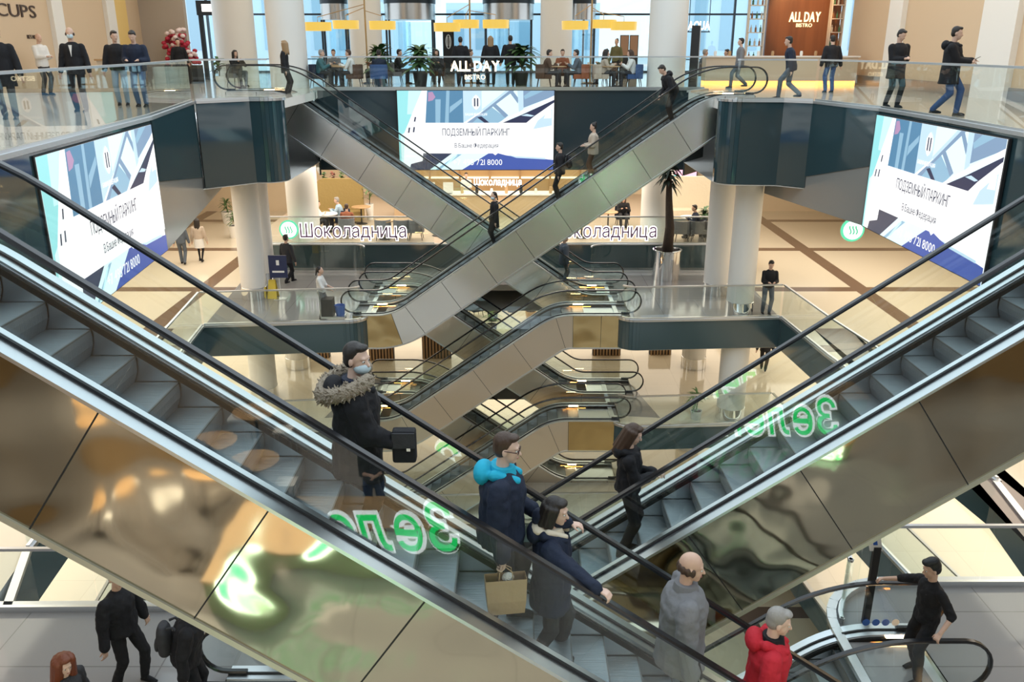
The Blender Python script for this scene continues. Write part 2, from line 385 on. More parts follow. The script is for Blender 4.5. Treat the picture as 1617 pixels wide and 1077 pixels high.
# round columns
def column(x, y, z0, z1, r, label, base=True):
    t = thing('column', label, 'column', (x, y, z0)); t['kind'] = 'structure'
    MB().lathe([(r, 0), (r, z1 - z0)], COLM, 32, (x, y, z0)).build('shaft', t, smooth=40)
    if base: MB().lathe([(r + .015, 0), (r + .015, .42), (r + .002, .43)], CHROME, 32, (x, y, z0 + .006)).build('chrome_base', t, smooth=40)
column(7.2, 25.95, L2, -2.3, .42, 'white round column in front on the right second floor platform')
column(6.95, 28.2, L2, -2.3, .42, 'white round column behind its twin on the right platform')
column(-8.65, 27.7, L2, -2.3, .42, 'white round column on the left second floor platform')
column(-8.9, 29.7, L2, -2.3, .42, 'white round column half hidden behind the front left one')
for x, n in ((-8.1, 'left'), (5.6, 'right')):
    column(x, 33.0, L2, -2.29, .6, 'thick white column inside the chocolate cafe on the %s' % n, False)
    column(x, 32.6, 0, 5, .68, 'thick white column on the top floor at the %s end of the far railing' % n, False)
for x, y, r, n in ((-6.6, 41, .72, 'between the round doors and the windows'), (2.0, 41, .72, 'right of the round doors'), (-11.9, 39, .85, 'beside the red flowers')):
    column(x, y, 0, 5, r, 'white top floor column ' + n, False)
for x, y in ((7.2, 25.95), (6.95, 30.7), (-8.65, 27.7), (-8.2, 30.7)):
    column(x, y, L1, L2 - .95, .45, 'white column under the second floor, %s %s' % ('right' if x > 0 else 'left', 'front' if y < 29 else 'back'))
    column(x, y, L0, L1 - .8, .45, 'white column under the first floor, %s %s' % ('right' if x > 0 else 'left', 'front' if y < 29 else 'back'), False)

# ------------------------------------------------------------------ glass railings
def railing(label, path, z, h=1.08, post=True, top=STEELL, group='glass railings', end=(0, 0)):
    t = thing('glass_railing', label, 'railing', (path[0][0], path[0][1], z))
    V = [Vector((*p, z)) for p in path]; L = [0]
    V[0] = V[0] + (V[1] - V[0]).normalized() * .05; V[-1] = V[-1] + (V[-2] - V[-1]).normalized() * .05
    for a, b in zip(V[:-1], V[1:]): L.append(L[-1] + (b - a).length)
    mb = MB()
    for a, b in zip(V[:-1], V[1:]):
        d = (b - a); n = Vector((-d.y, d.x, 0)).normalized()
        mb.obox((a + b) / 2 + Vector((0, 0, h)), d / 2 + d.normalized() * .01, n * .03, (0, 0, .022), top)
    mb.build('handrail', t)
    mb = MB()
    for a, b in zip(V[:-1], V[1:]):
        d = (b - a); n = Vector((-d.y, d.x, 0)).normalized()
        mb.obox((a + b) / 2 + Vector((0, 0, .05)), d / 2, n * .03, (0, 0, .05), STEEL)
    mb.build('base_shoe', t)
    for a, b in zip(V[:-1], V[1:]):
        d = b - a; k = max(1, round(d.length / 1.5)); n = Vector((-d.y, d.x, 0)).normalized()
        for i in range(k):
            p, q = a + d * (i / k), a + d * ((i + 1) / k); e = (q - p).normalized() * (.008 if k > 1 else 0)
            MB().obox((p + q) / 2 + Vector((0, 0, (h + .06) / 2)), (q - p) / 2 - e, n * .006, (0, 0, (h - .1) / 2), GL).build('glass_panel', t)
    return t
railing('glass railing along the left wing of the top floor, above the left screen', TL[:3], 0)
railing('glass railing round the left escalator landing on the top floor', TL[2:9], 0)
railing('long glass railing in front of the cafe on the top floor', [(-6.85, 30.55), (6.65, 30.55)], 0)
railing('glass railing round the right escalator landing on the top floor', TR[3:9], 0)
railing('glass railing along the right wing of the top floor, above the right screen', TR[:4], 0)
railing('glass railing along the left side of the second floor void', P2L[1:4], L2)
railing('glass railing round the left second floor platform with the cleaning trolley', P2L[3:-4], L2)
railing('glass railing round the right second floor platform with the leaning man', P2R[3:-4], L2)
railing('glass railing along the right side of the second floor void', P2R[1:4], L2)
railing('glass railing with a rounded end before the left cafe letters', [(-9.8, 31.1), (-5.9, 31.1)] + arc(-5.9, 30.6, .5, 90, 0), L2)
railing('glass railing with a rounded end before the right cafe letters', arc(3.4, 30.6, .5, 180, 90) + [(8.3, 31.1)], L2)
railing('glass railing on the near left floor by the people in black', [(-7.8, 10.8), (-3.0, 10.85)], L2)
railing('curved glass railing on the near right floor behind the man in black', [(4.82, 10.5)] + arc(5.9, 10.36, 1.08, 172, 90) + [(8.8, 11.45)], L2)
railing('glass railing on the first floor platform, right side', P2R[3:-4], L1)
railing('glass railing on the first floor platform, left side', P2L[3:-4], L1)
railing('glass railing along the right edge of the first floor', P2R[1:4], L1)
railing('glass railing along the left edge of the first floor', P2L[1:4], L1)
railing('lowest glass railing crossing behind the escalators', [(-9.2, 24.7), (8.3, 25.2)], L0)

# ------------------------------------------------------------------ escalators
ESC = {}
def escalator(key, label, y0, xt, zt, zb, sgn, flat_t, flat_b, rail=.86, deck=.10, bot=.97, clad=None, R1=1.7, trim=None, pw=1.3, off=0, lights=True, sw=1.0, gold=''):
    """xt: where the nosing line would reach the upper floor; sgn: +1 descends towards +x"""
    clad = clad or CLAD
    xb = xt + sgn * (zt - zb) / .7
    t = thing('escalator', label, 'escalator', (xb, y0 + .26 + sw / 2, zb))
    a = math.atan(.7); tl = R1 * math.tan(a / 2)
    # profile in (s, z): s grows downhill
    P = [(-flat_t, 0), (-tl - .001, 0)]
    for i in range(1, 9):
        th = a * i / 8; P.append((-tl + R1 * math.sin(th), -R1 * (1 - math.cos(th))))
    D = (zt - zb) / .7; bx, bz = D, zb - zt
    n = 10
    A = P[-1]; Bp = (bx - tl * math.cos(a), bz + tl * math.sin(a))
    P += [(A[0] + (Bp[0] - A[0]) * i / n, A[1] + (Bp[1] - A[1]) * i / n) for i in range(1, n + 1)]
    for i in range(1, 9):
        th = a * (1 - i / 8); P.append((bx + tl - R1 * math.sin(th), bz + R1 * (1 - math.cos(th))))
    P.append((bx + flat_b, bz))
    # refine
    Q = [P[0]]
    for p, q in zip(P[:-1], P[1:]):
        L = math.hypot(q[0] - p[0], q[1] - p[1]); k = max(1, int(L / .28))
        Q += [(p[0] + (q[0] - p[0]) * i / k, p[1] + (q[1] - p[1]) * i / k) for i in range(1, k + 1)]
    P = Q; N = []
    for i in range(len(P)):
        p, q = P[max(0, i - 1)], P[min(len(P) - 1, i + 1)]; dx, dz = q[0] - p[0], q[1] - p[1]; l = math.hypot(dx, dz); N.append((-dz / l, dx / l))
    def W(s, z, y): return (xt + sgn * s, y, zt + z)
    def offp(d): return [(p[0] + m_[0] * d, p[1] + m_[1] * d) for p, m_ in zip(P, N)]
    cum = [0]
    for p, q in zip(P[:-1], P[1:]): cum.append(cum[-1] + math.hypot(q[0] - p[0], q[1] - p[1]))
    def strip(mb, pa, pb, ya, yb, m):                  # ribbon swept along the profile between two offset lines
        vs = [];
        for u, v in zip(pa, pb): vs += [W(*u, ya), W(*v, yb)]
        mb.add(vs, [(2 * i, 2 * i + 1, 2 * i + 3, 2 * i + 2) for i in range(len(pa) - 1)], m)
    def solid(mb, d0, d1, ya, yb, m, i0=0, i1=None):   # box section swept along the profile
        i1 = len(P) - 1 if i1 is None else i1
        o0, o1 = offp(d0)[i0:i1 + 1], offp(d1)[i0:i1 + 1]; vs = []
        for u, v in zip(o0, o1): vs += [W(*u, ya), W(*u, yb), W(*v, yb), W(*v, ya)]
        k = len(o0); fs = []
        for i in range(k - 1): fs += [(4 * i + j, 4 * i + (j + 1) % 4, 4 * i + 4 + (j + 1) % 4, 4 * i + 4 + j) for j in range(4)]
        fs += [(3, 2, 1, 0), (4 * k - 4, 4 * k - 3, 4 * k - 2, 4 * k - 1)]
        mb.add(vs, fs, m)
    y1 = y0 + .52 + sw
    # cladding panels of the two sides, with narrow joints
    def cut(step, first):
        out = [0]; tgt = first
        for i, c in enumerate(cum):
            if c >= tgt and i > out[-1]: out.append(i); tgt = c + step
        if out[-1] != len(P) - 1: out.append(len(P) - 1)
        return out
    for ya, yb in ((y0, y0 + .02), (y1 - .02, y1)):
        ks = cut(pw, pw * .6 + off); kf = -1
        if gold:
            kf = min(range(len(P)), key=lambda i: abs(P[i][0] - (bx + tl * .1 if gold == 'b' else -tl * .9)))
            ks = [k_ for k_ in ks if abs(k_ - kf) > 2 or k_ in (0, len(P) - 1)] + [kf]; ks.sort()
        for i0, i1 in zip(ks[:-1], ks[1:]):
            gd = gold and ((gold == 'b' and i0 >= kf) or (gold == 't' and i1 <= kf))
            mb = MB(); solid(mb, -bot, deck - .03, ya, yb, CLADG if gd else clad, i0, i1)
            o = mb.build('cladding_panel', t)
            # pull the ends apart a few millimetres for the joint
        o0, o1 = offp(-bot), offp(deck - .03)
        for i in ks[1:-1]:
            mb = MB()
            u, v = Vector(W(*o0[i], ya)), Vector(W(*o1[i], ya)); d = v - u; e = Vector((d.z, 0, -d.x)).normalized()
            yy = ya - .003 if ya == y0 else yb + .003
            mb.obox((u + v) / 2 + Vector((0, yy - ya, 0)), d / 2, e * .006, (0, .002, 0), BLACK)
            mb.build('panel_joint', t)
    mb = MB(); solid(mb, -bot - .02, -bot, y0 + .02, y1 - .02, mat('dark_soffit', (.10, .095, .08), .4, .3)); mb.build('soffit', t)
    mb = MB(); solid(mb, -bot - .05, -bot, y0 - .02, y0 + .05, trim or STEEL); mb.build('bottom_trim', t)
    if True:
        mb = MB()
        for e in (0, -1):
            o0, o1 = offp(-bot)[e], offp(deck - .03)[e]; s = -1 if e == 0 else 1
            mb.add([W(*o0, y0), W(*o0, y1), W(*o1, y1), W(*o1, y0)], [(0, 1, 2, 3)], clad)
            mb.add([W(o0[0] + .02 * s, o0[1], y0), W(o0[0] + .02 * s, o0[1], y1), W(o1[0] + .02 * s, o1[1], y1), W(o1[0] + .02 * s, o1[1], y0)], [(0, 1, 2, 3)], clad)
        mb.build('end_plate', t)
    for yg, so, si in ((y0 + .14, -1, 1), (y1 - .14, 1, -1)):
        mb = MB()
        a_, b_ = sorted((yg + so * .16, yg + so * .012)); solid(mb, deck - .03, deck, a_, b_, STEELL); mb.build('outer_deck', t, smooth=30)
        mb = MB()
        a_, b_ = sorted((yg + si * .012, yg + si * .105)); solid(mb, deck - .02, deck + .005, a_, b_, STEELL)
        a_, b_ = sorted((yg + si * .095, yg + si * .11)); solid(mb, -.34, deck - .02, a_, b_, STEEL); mb.build('inner_deck', t, smooth=30)
        mb = MB(); a_, b_ = sorted((yg + si * .108, yg + si * .135)); solid(mb, deck * .1, deck * .62, a_, b_, BRUSH); mb.build('skirt_brush', t)
        mb = MB(); solid(mb, deck - .001, deck + .022, yg - .016, yg + .016, BLACK); mb.build('glass_clamp', t)
        # glass balustrade in panels; the end panels carry the rounded newel
        ks = cut(1.35, .7); o0, o1 = offp(deck + .02), offp(rail - .03); r = (rail - .03 - deck - .02) / 2
        for q, (i0, i1) in enumerate(zip(ks[:-1], ks[1:])):
            A0, A1 = o0[i0:i1 + 1], o1[i0:i1 + 1]
            loop = list(A0)
            if q == len(ks) - 2:
                c = ((A0[-1][0] + A1[-1][0]) / 2, (A0[-1][1] + A1[-1][1]) / 2); loop += [(c[0] + r * math.sin(th), c[1] - r * math.cos(th)) for th in [PI * k / 10 for k in range(1, 10)]]
            loop += A1[::-1]
            if q == 0:
                c = ((A0[0][0] + A1[0][0]) / 2, (A0[0][1] + A1[0][1]) / 2); loop += [(c[0] - r * math.sin(th), c[1] + r * math.cos(th)) for th in [PI * k / 10 for k in range(1, 10)]]
            mb = MB(); mb.slab([W(*p, yg - .005) for p in loop], (0, 1, 0), .01, GL); mb.build('glass_panel', t)
        # handrail: over the top and round both newels
        rr = (rail - deck) / 2 - .02; o = offp(rail); pts = []
        c = (o[0][0], o[0][1] - rr); pts += [(c[0] + .25, c[1] - rr)] + [(c[0] - rr * math.sin(th), c[1] - rr * math.cos(th)) for th in [PI * k / 12 for k in range(0, 12)]]
        pts += o
        c = (o[-1][0], o[-1][1] - rr); pts += [(c[0] + rr * math.sin(th), c[1] + rr * math.cos(th)) for th in [PI * k / 12 for k in range(1, 13)]] + [(c[0] - .25, c[1] - rr)]
        vs = []; k = len(pts); sec = [(-.030, .6), (-.040, .0), (-.028, -.9), (.028, -.9), (.040, .0), (.030, .6)]
        for i, p in enumerate(pts):
            q0, q1 = pts[max(0, i - 1)], pts[min(k - 1, i + 1)]; dx, dz = q1[0] - q0[0], q1[1] - q0[1]; l = math.hypot(dx, dz) or 1
            for sy, sn in sec: vs.append(W(p[0] - dz / l * sn * .028, p[1] + dx / l * sn * .028, yg + sy))
        fs = [(6 * i + j, 6 * i + (j + 1) % 6, 6 * i + 6 + (j + 1) % 6, 6 * i + 6 + j) for i in range(k - 1) for j in range(6)] + [(5, 4, 3, 2, 1, 0), tuple(6 * k - 6 + j for j in range(6))]
        mb = MB(); mb.add(vs, fs, RUBBER); mb.build('handrail', t, smooth=50)
    # steps
    def zprof(s):
        for p, q in zip(P[:-1], P[1:]):
            if p[0] <= s <= q[0]: return p[1] + (q[1] - p[1]) * (s - p[0]) / max(1e-6, q[0] - p[0])
        return 0 if s < 0 else bz
    ys0, ys1 = y0 + .262, y1 - .262
    me = None; s = -.55; i = 0
    stp = MB()
    hw = sw / 2 - .002
    stp.box(-.385, 0, -hw, hw, -.03, 0, STEP)
    prof = [(0, -.012), (.004, -.06), (.0, -.13), (-.02, -.19), (-.04, -.245)]
    vs = []
    for x, z in prof: vs += [(x, -hw, z), (x, hw, z)]
    for x, z in prof[::-1]: vs += [(x - .03, -hw, z), (x - .03, hw, z)]
    k2 = len(prof) * 2
    stp.add(vs, [(2 * q, 2 * q + 1, 2 * ((q + 1) % k2) + 1, 2 * ((q + 1) % k2)) for q in range(k2)] + [list(range(0, 2 * k2, 2)), list(range(1, 2 * k2, 2))[::-1]], STEPR)
    stp.box(-.012, .001, -hw, hw, -.012, .0015, mat('step_nosing', (.10, .10, .10), .5))
    root = None; zs = []
    while s < bx + .6:
        z = zprof(s)
        if root is None:
            root = stp.build('step'); o = root
        else:
            o = root.copy(); C.objects.link(o)
        o.location = W(s, z - .002 if abs(z) > .01 and z > bz + .01 else z - .02, (y0 + y1) / 2); o.rotation_euler = (0, 0, 0 if sgn > 0 else PI)
        par(o, t); zs.append((xt + sgn * s, zt + z)); s += .332; i += 1
    for sa, sb, z in ((-flat_t, -.92, 0), (bx + .62, bx + flat_b, bz)):
        mb = MB(); mb.box(*sorted((xt + sgn * sa, xt + sgn * sb)), ys0, ys1, zt + z - .05, zt + z + .004, STEEL); mb.build('comb_plate', t)
    if lights:
        LG = mat('orange_skirt_light', (1, .55, .18), .5, emit=16, ecol=(1, .36, .06)); LG2 = mat('warm_skirt_light', (1, .8, .5), .5, emit=30, ecol=(1, .62, .28))
        for z, s_ in ((0, -.78), (bz, bx + .5)):
            for yy, d in ((ys0 - .008, 1), (ys1 + .008, -1)):
                x = xt + sgn * s_; a_, b_ = sorted((yy, yy + d * .012))
                MB().box(x - .16, x + .16, a_, b_, zt + z + .028, zt + z + .085, LG2).build('skirt_light', t)
                MB().box(x - .42, x + .42, a_, b_ - .002, zt + z + .005, zt + z + .022, LG).build('skirt_light', t)
    def tread(x):
        best = min(zs, key=lambda q: abs((q[0] - sgn * .17) - x)); return best[0] - sgn * .17, best[1]
    ESC[key] = dict(t=t, tread=tread, y=(y0 + y1) / 2, W=W, P=P)
    return t
escalator('E1', 'near escalator descending to the right past the camera, carrying five people', 5.61, -4.57, 0, L2, 1, 2.2, 2.2, rail=.80, bot=1.1, trim=CREAMTRIM, off=.35, sw=.8)
escalator('E2', 'near escalator rising to the right behind the first, woman in black leather on it', 8.16, 7.25, 0, L2, -1, 1.6, 1.6, rail=.83, bot=1.12, trim=CREAMTRIM, off=.2, sw=.8)
escalator('E3', 'escalator going down from the near right floor, man in black at its top', 8.86, 4.7, L2, L1, -1, 1.05, 1.6, rail=.9)
escalator('E4', 'escalator going down under the near left cladding, only its round newel showing', 6.82, -1.9, L2, L1, 1, 1.4, 1.6, rail=.9, sw=.8)
escalator('M2', 'far escalator falling from the top right landing to the left platform, four riders', 25.45, 5.71, 0, L2, -1, 1.25, 1.25, clad=CLADM, gold='b')
escalator('M1', 'far escalator falling from the top left landing to the right platform', 27.75, -7.13, 0, L2, 1, 1.8, 1.25, clad=CLADM)
escalator('N2', 'second floor escalator falling to the left between the two rounded platforms', 25.45, 1.37, L2, L1, -1, 2.3, 1.3, clad=CLADN, gold='t')
escalator('N1', 'second floor escalator falling to the right behind the front one', 27.75, -3.1, L2, L1, 1, 1.7, 2.2, clad=CLADN)
escalator('O2', 'first floor escalator falling to the left, lowest of the front ones', 25.45, 1.3, L1, L0, -1, 2.2, 1.3, clad=CLADN, gold='t')
escalator('O1', 'first floor escalator falling to the right, lowest of the rear ones', 27.75, -3.1, L1, L0, 1, 1.7, 2.0, clad=CLADN)
# ------------------------------------------------------------------ people
def cloth(name, col, rough=.75, bump=(11, .45, 3, .03)): return mat('cloth_' + name, col, rough, bump=bump, spec=.3)
CL = dict(black=(.012, .012, .015), navy=(.015, .022, .045), grey=(.19, .19, .20), red=(.50, .02, .035), white=(.75, .74, .72), cyan=(.02, .42, .62),
          beige=(.50, .41, .33), brown=(.10, .055, .035), blue=(.05, .10, .24), denim=(.10, .17, .30), char=(.04, .04, .045), slate=(.10, .12, .15),
          cream=(.72, .64, .50), green=(.10, .18, .08), rust=(.30, .10, .05), teal=(.05, .14, .16), lblue=(.35, .47, .58), pink=(.62, .36, .38), olive=(.14, .14, .07))
def cm(n): return cloth(n, CL[n], .35 if n == 'leather' else .75)
HAIRC = dict(dark=(.018, .013, .011), brown=(.055, .028, .016), grey=(.30, .28, .26), red=(.18, .045, .015), fair=(.32, .20, .10), black=(.008, .008, .009))
def hm(n): return mat('hair_' + n, HAIRC[n], .5, bump=(60, .5, 3, .01), stretch=(1, 1, .25))
def ik(a, b, l1, l2, hint):
    a, b, hint = Vector(a), Vector(b), Vector(hint); d = b - a; L = min(d.length, (l1 + l2) * .995); t = d.normalized(); b = a + t * L
    c = (l1 * l1 - l2 * l2 + L * L) / (2 * L); h = math.sqrt(max(0, l1 * l1 - c * c)); n = (hint - t * hint.dot(t)).normalized()
    return a + t * c + n * h, b
FOLD = bpy.data.textures.new('cloth_folds', 'CLOUDS'); FOLD.noise_scale = .16; FOLD.noise_depth = 2
def soft(o, vox, it=3, fold=0):
    m = o.modifiers.new('Remesh', 'REMESH'); m.mode = 'VOXEL'; m.voxel_size = vox; m.use_smooth_shade = True
    if fold:
        d = o.modifiers.new('Folds', 'DISPLACE'); d.texture = FOLD; d.strength = fold; d.mid_level = .5
    if it: s = o.modifiers.new('Smooth', 'SMOOTH'); s.factor = .5; s.iterations = it
def person(label, x, y, z, yaw=0, H=1.75, lean=0, hips=.93, feet=((.03, .10, 0), (-.03, -.10, 0)), hands=(None, None), head=(0, 0), twist=0,
           top='black', cut='jacket', puff=.03, hem=-.12, legs='black', shoes='black', hair=('short', 'dark'), skin=None, near=False, curl=(.5, .5),
           hood=None, collar=None, mask=None, skirt=None, lining=None, glasses=False, extra=None, group=None, loose=.012, shift=0, thighs=None, fat=1.0):
    s = H / 1.75; p_ = puff
    t = thing('person', label, 'person', (x, y, z), group); t.rotation_euler = (0, 0, R(yaw)); t.scale = (s, s, s)
    sk = skin or SKIN; V = Vector
    Rl = Matrix.Rotation(R(lean), 3, 'Y'); Rt = Matrix.Rotation(R(twist), 3, 'Z')
    Pv = V((shift, 0, hips)); B = Rt @ Rl
    def T(px, py, pz): return Pv + B @ V((px, py, pz))
    U, F = B @ V((0, 1, 0)), B @ V((1, 0, 0))
    nb = T(0, 0, .50); Hc = nb + (Rt @ Matrix.Rotation(R(lean * .6), 3, 'Y')) @ V((.025, 0, .195))
    HM = Rt @ Matrix.Rotation(R(lean * .6), 3, 'Y') @ Matrix.Rotation(R(head[0]), 3, 'Z') @ Matrix.Rotation(R(head[1]), 3, 'Y')
    def h(px, py, pz): return Hc + HM @ V((px, py, pz))
    sh = [T(0, .175 * fat + p_ * .4, .425), T(0, -.175 * fat - p_ * .4, .425)]
    arms = []
    for i in (0, 1):
        sg = 1 if i == 0 else -1; tg = hands[i]
        tg = V(tg) if tg is not None else T(.06, sg * (.26 * fat + p_ * 1.6), -.13)
        el, wr = ik(sh[i], tg, .285, .255, Rt @ V((-.8, sg * .45, -.35)))
        arms.append((sh[i], el, wr))
    lg = []
    for i in (0, 1):
        sg = 1 if i == 0 else -1; hp = Pv + Rt @ V((0, sg * .09, -.03)); an = V(feet[i]) + V((0, 0, .085))
        kn, an2 = ik(hp, an, .43, .43, V((1, sg * .12, .15)))
        lg.append((hp, kn, an2))
    # --- body: one continuous surface from head to feet
    b = MB(); SK = sk
    b.cap(T(0, 0, .02), T(0, 0, .40), .085, .10, SK); b.cap(T(0, .06, .40), T(0, -.06, .40), .075, .075, SK)
    b.cap(nb - F * .01 - B @ V((0, 0, .04)), h(-.02, 0, -.07), .058, .052, SK)
    b.ell(h(-.012, 0, .028), (.096, .077, .098), SK, HM, 16, 12); b.ell(h(.028, 0, -.03), (.066, .062, .088), SK, HM, 16, 12)
    b.ell(h(.058, 0, -.088), (.034, .036, .030), SK, HM)
    b.cap(h(.086, 0, .008), h(.108, 0, -.028), .010, .015, SK, 8); b.cap(h(.078, .035, .028), h(.078, -.035, .028), .014, .014, SK, 8)
    b.ell(h(.085, 0, -.062), (.012, .022, .011), SK, HM)
    for sg in (1, -1): b.ell(h(-.006, sg * .079, -.012), (.020, .011, .032), SK, HM, 8, 6)
    for i in (0, 1):
        a_, e_, w_ = arms[i]; sg = 1 if i == 0 else -1
        b.cap(T(0, sg * .10, .44), a_, .05, .05, SK); b.cap(a_, e_, .043, .038, SK); b.cap(e_, w_, .037, .027, SK)
        d = (w_ - e_).normalized(); side = (d.cross(V((0, 0, 1))) if abs(d.z) < .93 else d.cross(F)).normalized(); dn = side.cross(d).normalized()
        if dn.z > 0: dn = -dn
        if near:                                   # palm, four unequal bent fingers and a thumb from the side of the palm
            k = w_ + d * .085
            for q in (-.026, -.009, .009, .026): b.cap(w_ + d * .012 + side * q * .7, k + side * q, .015, .0125, SK, 8)
            for q, ln in ((-.033, .062), (-.011, .078), (.011, .084), (.033, .075)):
                p0 = k + side * q; ang = curl[i] * 1.1; d1 = (d * math.cos(ang * .6) + dn * math.sin(ang * .6) + side * q * 2.2).normalized()
                p1 = p0 + d1 * ln * .5; d2 = (d * math.cos(ang * 1.7) + dn * math.sin(ang * 1.7) + side * q * 1.5).normalized(); p2 = p1 + d2 * ln * .5
                b.cap(p0, p1, .0095, .0085, SK, 8); b.cap(p1, p2, .0085, .0072, SK, 8)
            ts = side * (1 if (side.dot(V((0, 0, 1)) + F)) > 0 else -1)
            p0 = w_ + d * .03 + ts * .025; p1 = p0 + (d * .6 + ts * .75 + dn * .3).normalized() * .038; p2 = p1 + (d * .9 + ts * .25 + dn * .4).normalized() * .032
            b.cap(p0, p1, .013, .0105, SK, 8); b.cap(p1, p2, .0105, .0085, SK, 8)
        else:
            b.ell(w_ + d * .045, (.032, .032, .055), SK, d.to_track_quat('Z', 'Y').to_matrix(), 8, 6)
            e2 = (d + dn * curl[i]).normalized()
            for q in (-.021, -.007, .007, .021): b.cap(w_ + d * .08 + side * q, w_ + d * .085 + side * q * 1.5 + e2 * .065, .010, .008, SK, 6)
            b.cap(w_ + d * .03 + side * .02, w_ + d * .055 + side * .05, .011, .009, SK, 6)
    for hp, kn, an in lg:
        b.cap(T(0, 0, .03), hp, .08, .075, SK); b.cap(hp, kn, .05, .034, SK); b.cap(kn, an, .033, .026, SK); b.cap(an, an + V((.07, 0, -.055)), .024, .018, SK)
    ob = b.build('body', smooth=True); ob.parent = t; soft(ob, .0075 if near else .014, 2)
    # --- trousers
    tm = cm(legs); m = MB(); lz = loose
    m.ell(Pv + V((0, 0, -.01)), (.125 * fat, .165 * fat, .12), tm)
    for hp, kn, an in lg:
        if skirt is None: m.cap(hp + V((0, 0, .02)), kn, .088 * fat + lz * .5, .062 + lz, tm); m.cap(kn, an + V((0, 0, .0)), .062 + lz, .046 + lz * 1.2, tm)
        else: m.cap(hp + V((0, 0, .02)), kn, .07, .052, tm); m.cap(kn, an, .050, .034, tm)
    ot = m.build('trousers' if skirt is None else 'leggings', smooth=True); ot.parent = t; soft(ot, .012 if near else .018, 2, .03 if near else 0)
    if skirt:
        m = MB(); m.loft([(Pv + V((0, 0, .08)), .15, .12, U, F), (Pv + V((0, 0, -.1)), .19, .15, U, F), (Pv + V((0, 0, -.36)), .2, .16, U, F)], cm(skirt))
        o = m.build('skirt', smooth=50); o.parent = t
    # --- coat, jacket or shirt
    um = cm(top); m = MB(); p = puff; Z = lambda q: Pv + (B @ V((0, 0, q)) if q > 0 else V((0, 0, q)))
    rg = [(Z(hem), .165 * fat + p + (.02 if hem < -.2 else 0), .125 * fat + p + (.02 if hem < -.2 else 0), U, F)]
    if hem < -.1: rg.append((Z(hem * .5), .17 * fat + p, .13 * fat + p, U, F))
    rg += [(Z(.02), .165 * fat + p, .125 * fat + p, U, F), (Z(.2), .155 * fat + p, .115 * fat + p, U, F), (Z(.34), .175 * fat + p, .12 * fat + p, U, F), (Z(.43), .165 * fat + p, .10 + p, U, F), (Z(.49), .11 + p * .6, .075 + p * .6, U, F), (Z(.525), .07 + p * .3, .062 + p * .3, U, F)]
    m.loft(rg, um)
    for i in (0, 1):
        a_, e_, w_ = arms[i]; m.cap(a_, e_, .060 + p * .6, .052 + p * .6, um)
        if cut == 'short': m.cap(e_, e_ + (w_ - e_) * .1, .05 + p * .5, .048 + p * .5, um)
        else: m.cap(e_, e_ + (w_ - e_) * .93, .052 + p * .6, .040 + p * .45, um)
    oj = m.build({'shirt': 'shirt', 'short': 'shirt', 'suit': 'suit_jacket', 'coat': 'coat'}.get(cut, 'jacket'), smooth=True); oj.parent = t; soft(oj, .011 if near else .018, 2, .055 if near else .02)
    if collar:
        m = MB(); m.loft([(nb + B @ V((0, 0, -.045)), .088 + p * .5, .085 + p * .5, U, F), (nb + B @ V((-.005, 0, .05)), .074 + p * .3, .076 + p * .3, U, F)], cm(collar), 18)
        o = m.build('collar', smooth=40); o.parent = t
    if cut == 'suit':
        m = MB(); c0 = T(.09 + p, 0, .44)
        m.slab([T(.105 + p, .035, .46), T(.105 + p, -.035, .46), T(.122 + p, 0, .22)], F, .012, cm('white')); o = m.build('shirt_front'); o.parent = t
    if hood:
        m = MB(); hmn = cm(hood); c = T(-.10 - p, 0, .47)
        m.ell(c, (.085, .135, .10), hmn, B); m.cap(T(-.06, .11, .50), T(.06 + p, .075, .46), .05, .035, hmn); m.cap(T(-.06, -.11, .50), T(.06 + p, -.075, .46), .05, .035, hmn)
        o = m.build('hood', smooth=True); o.parent = t; soft(o, .012)
        if lining:
            m = MB(); m.ell(T(-.07 - p, 0, .525), (.085, .125, .055), cm(lining), B); m.cap(T(-.03, .10, .535), T(.07 + p, .06, .49), .035, .025, cm(lining)); m.cap(T(-.03, -.10, .535), T(.07 + p, -.06, .49), .035, .025, cm(lining)); o = m.build('hood_lining', smooth=True); o.parent = t; soft(o, .012)
    # --- shoes
    for hp, kn, an in lg:
        m = MB(); sm = cm(shoes); d = (an - kn); q = 0
        m.cap(an + V((-.025, 0, -.045)), an + V((.10, 0, -.055)), .042, .034, sm); m.cap(an + V((.09, 0, -.055)), an + V((.15, 0, -.06)), .036, .026, sm); m.cap(an + V((0, 0, .01)), an + V((-.01, 0, -.04)), .043, .042, sm)
        m.box(an.x - .065, an.x + .17, an.y - .036, an.y + .036, an.z - .085, an.z - .065, sm)
        o = m.build('shoe', smooth=True); o.parent = t; soft(o, .01 if near else .016, 2)
    # --- hair
    st, hc = hair; m = MB(); hx = hm(hc)
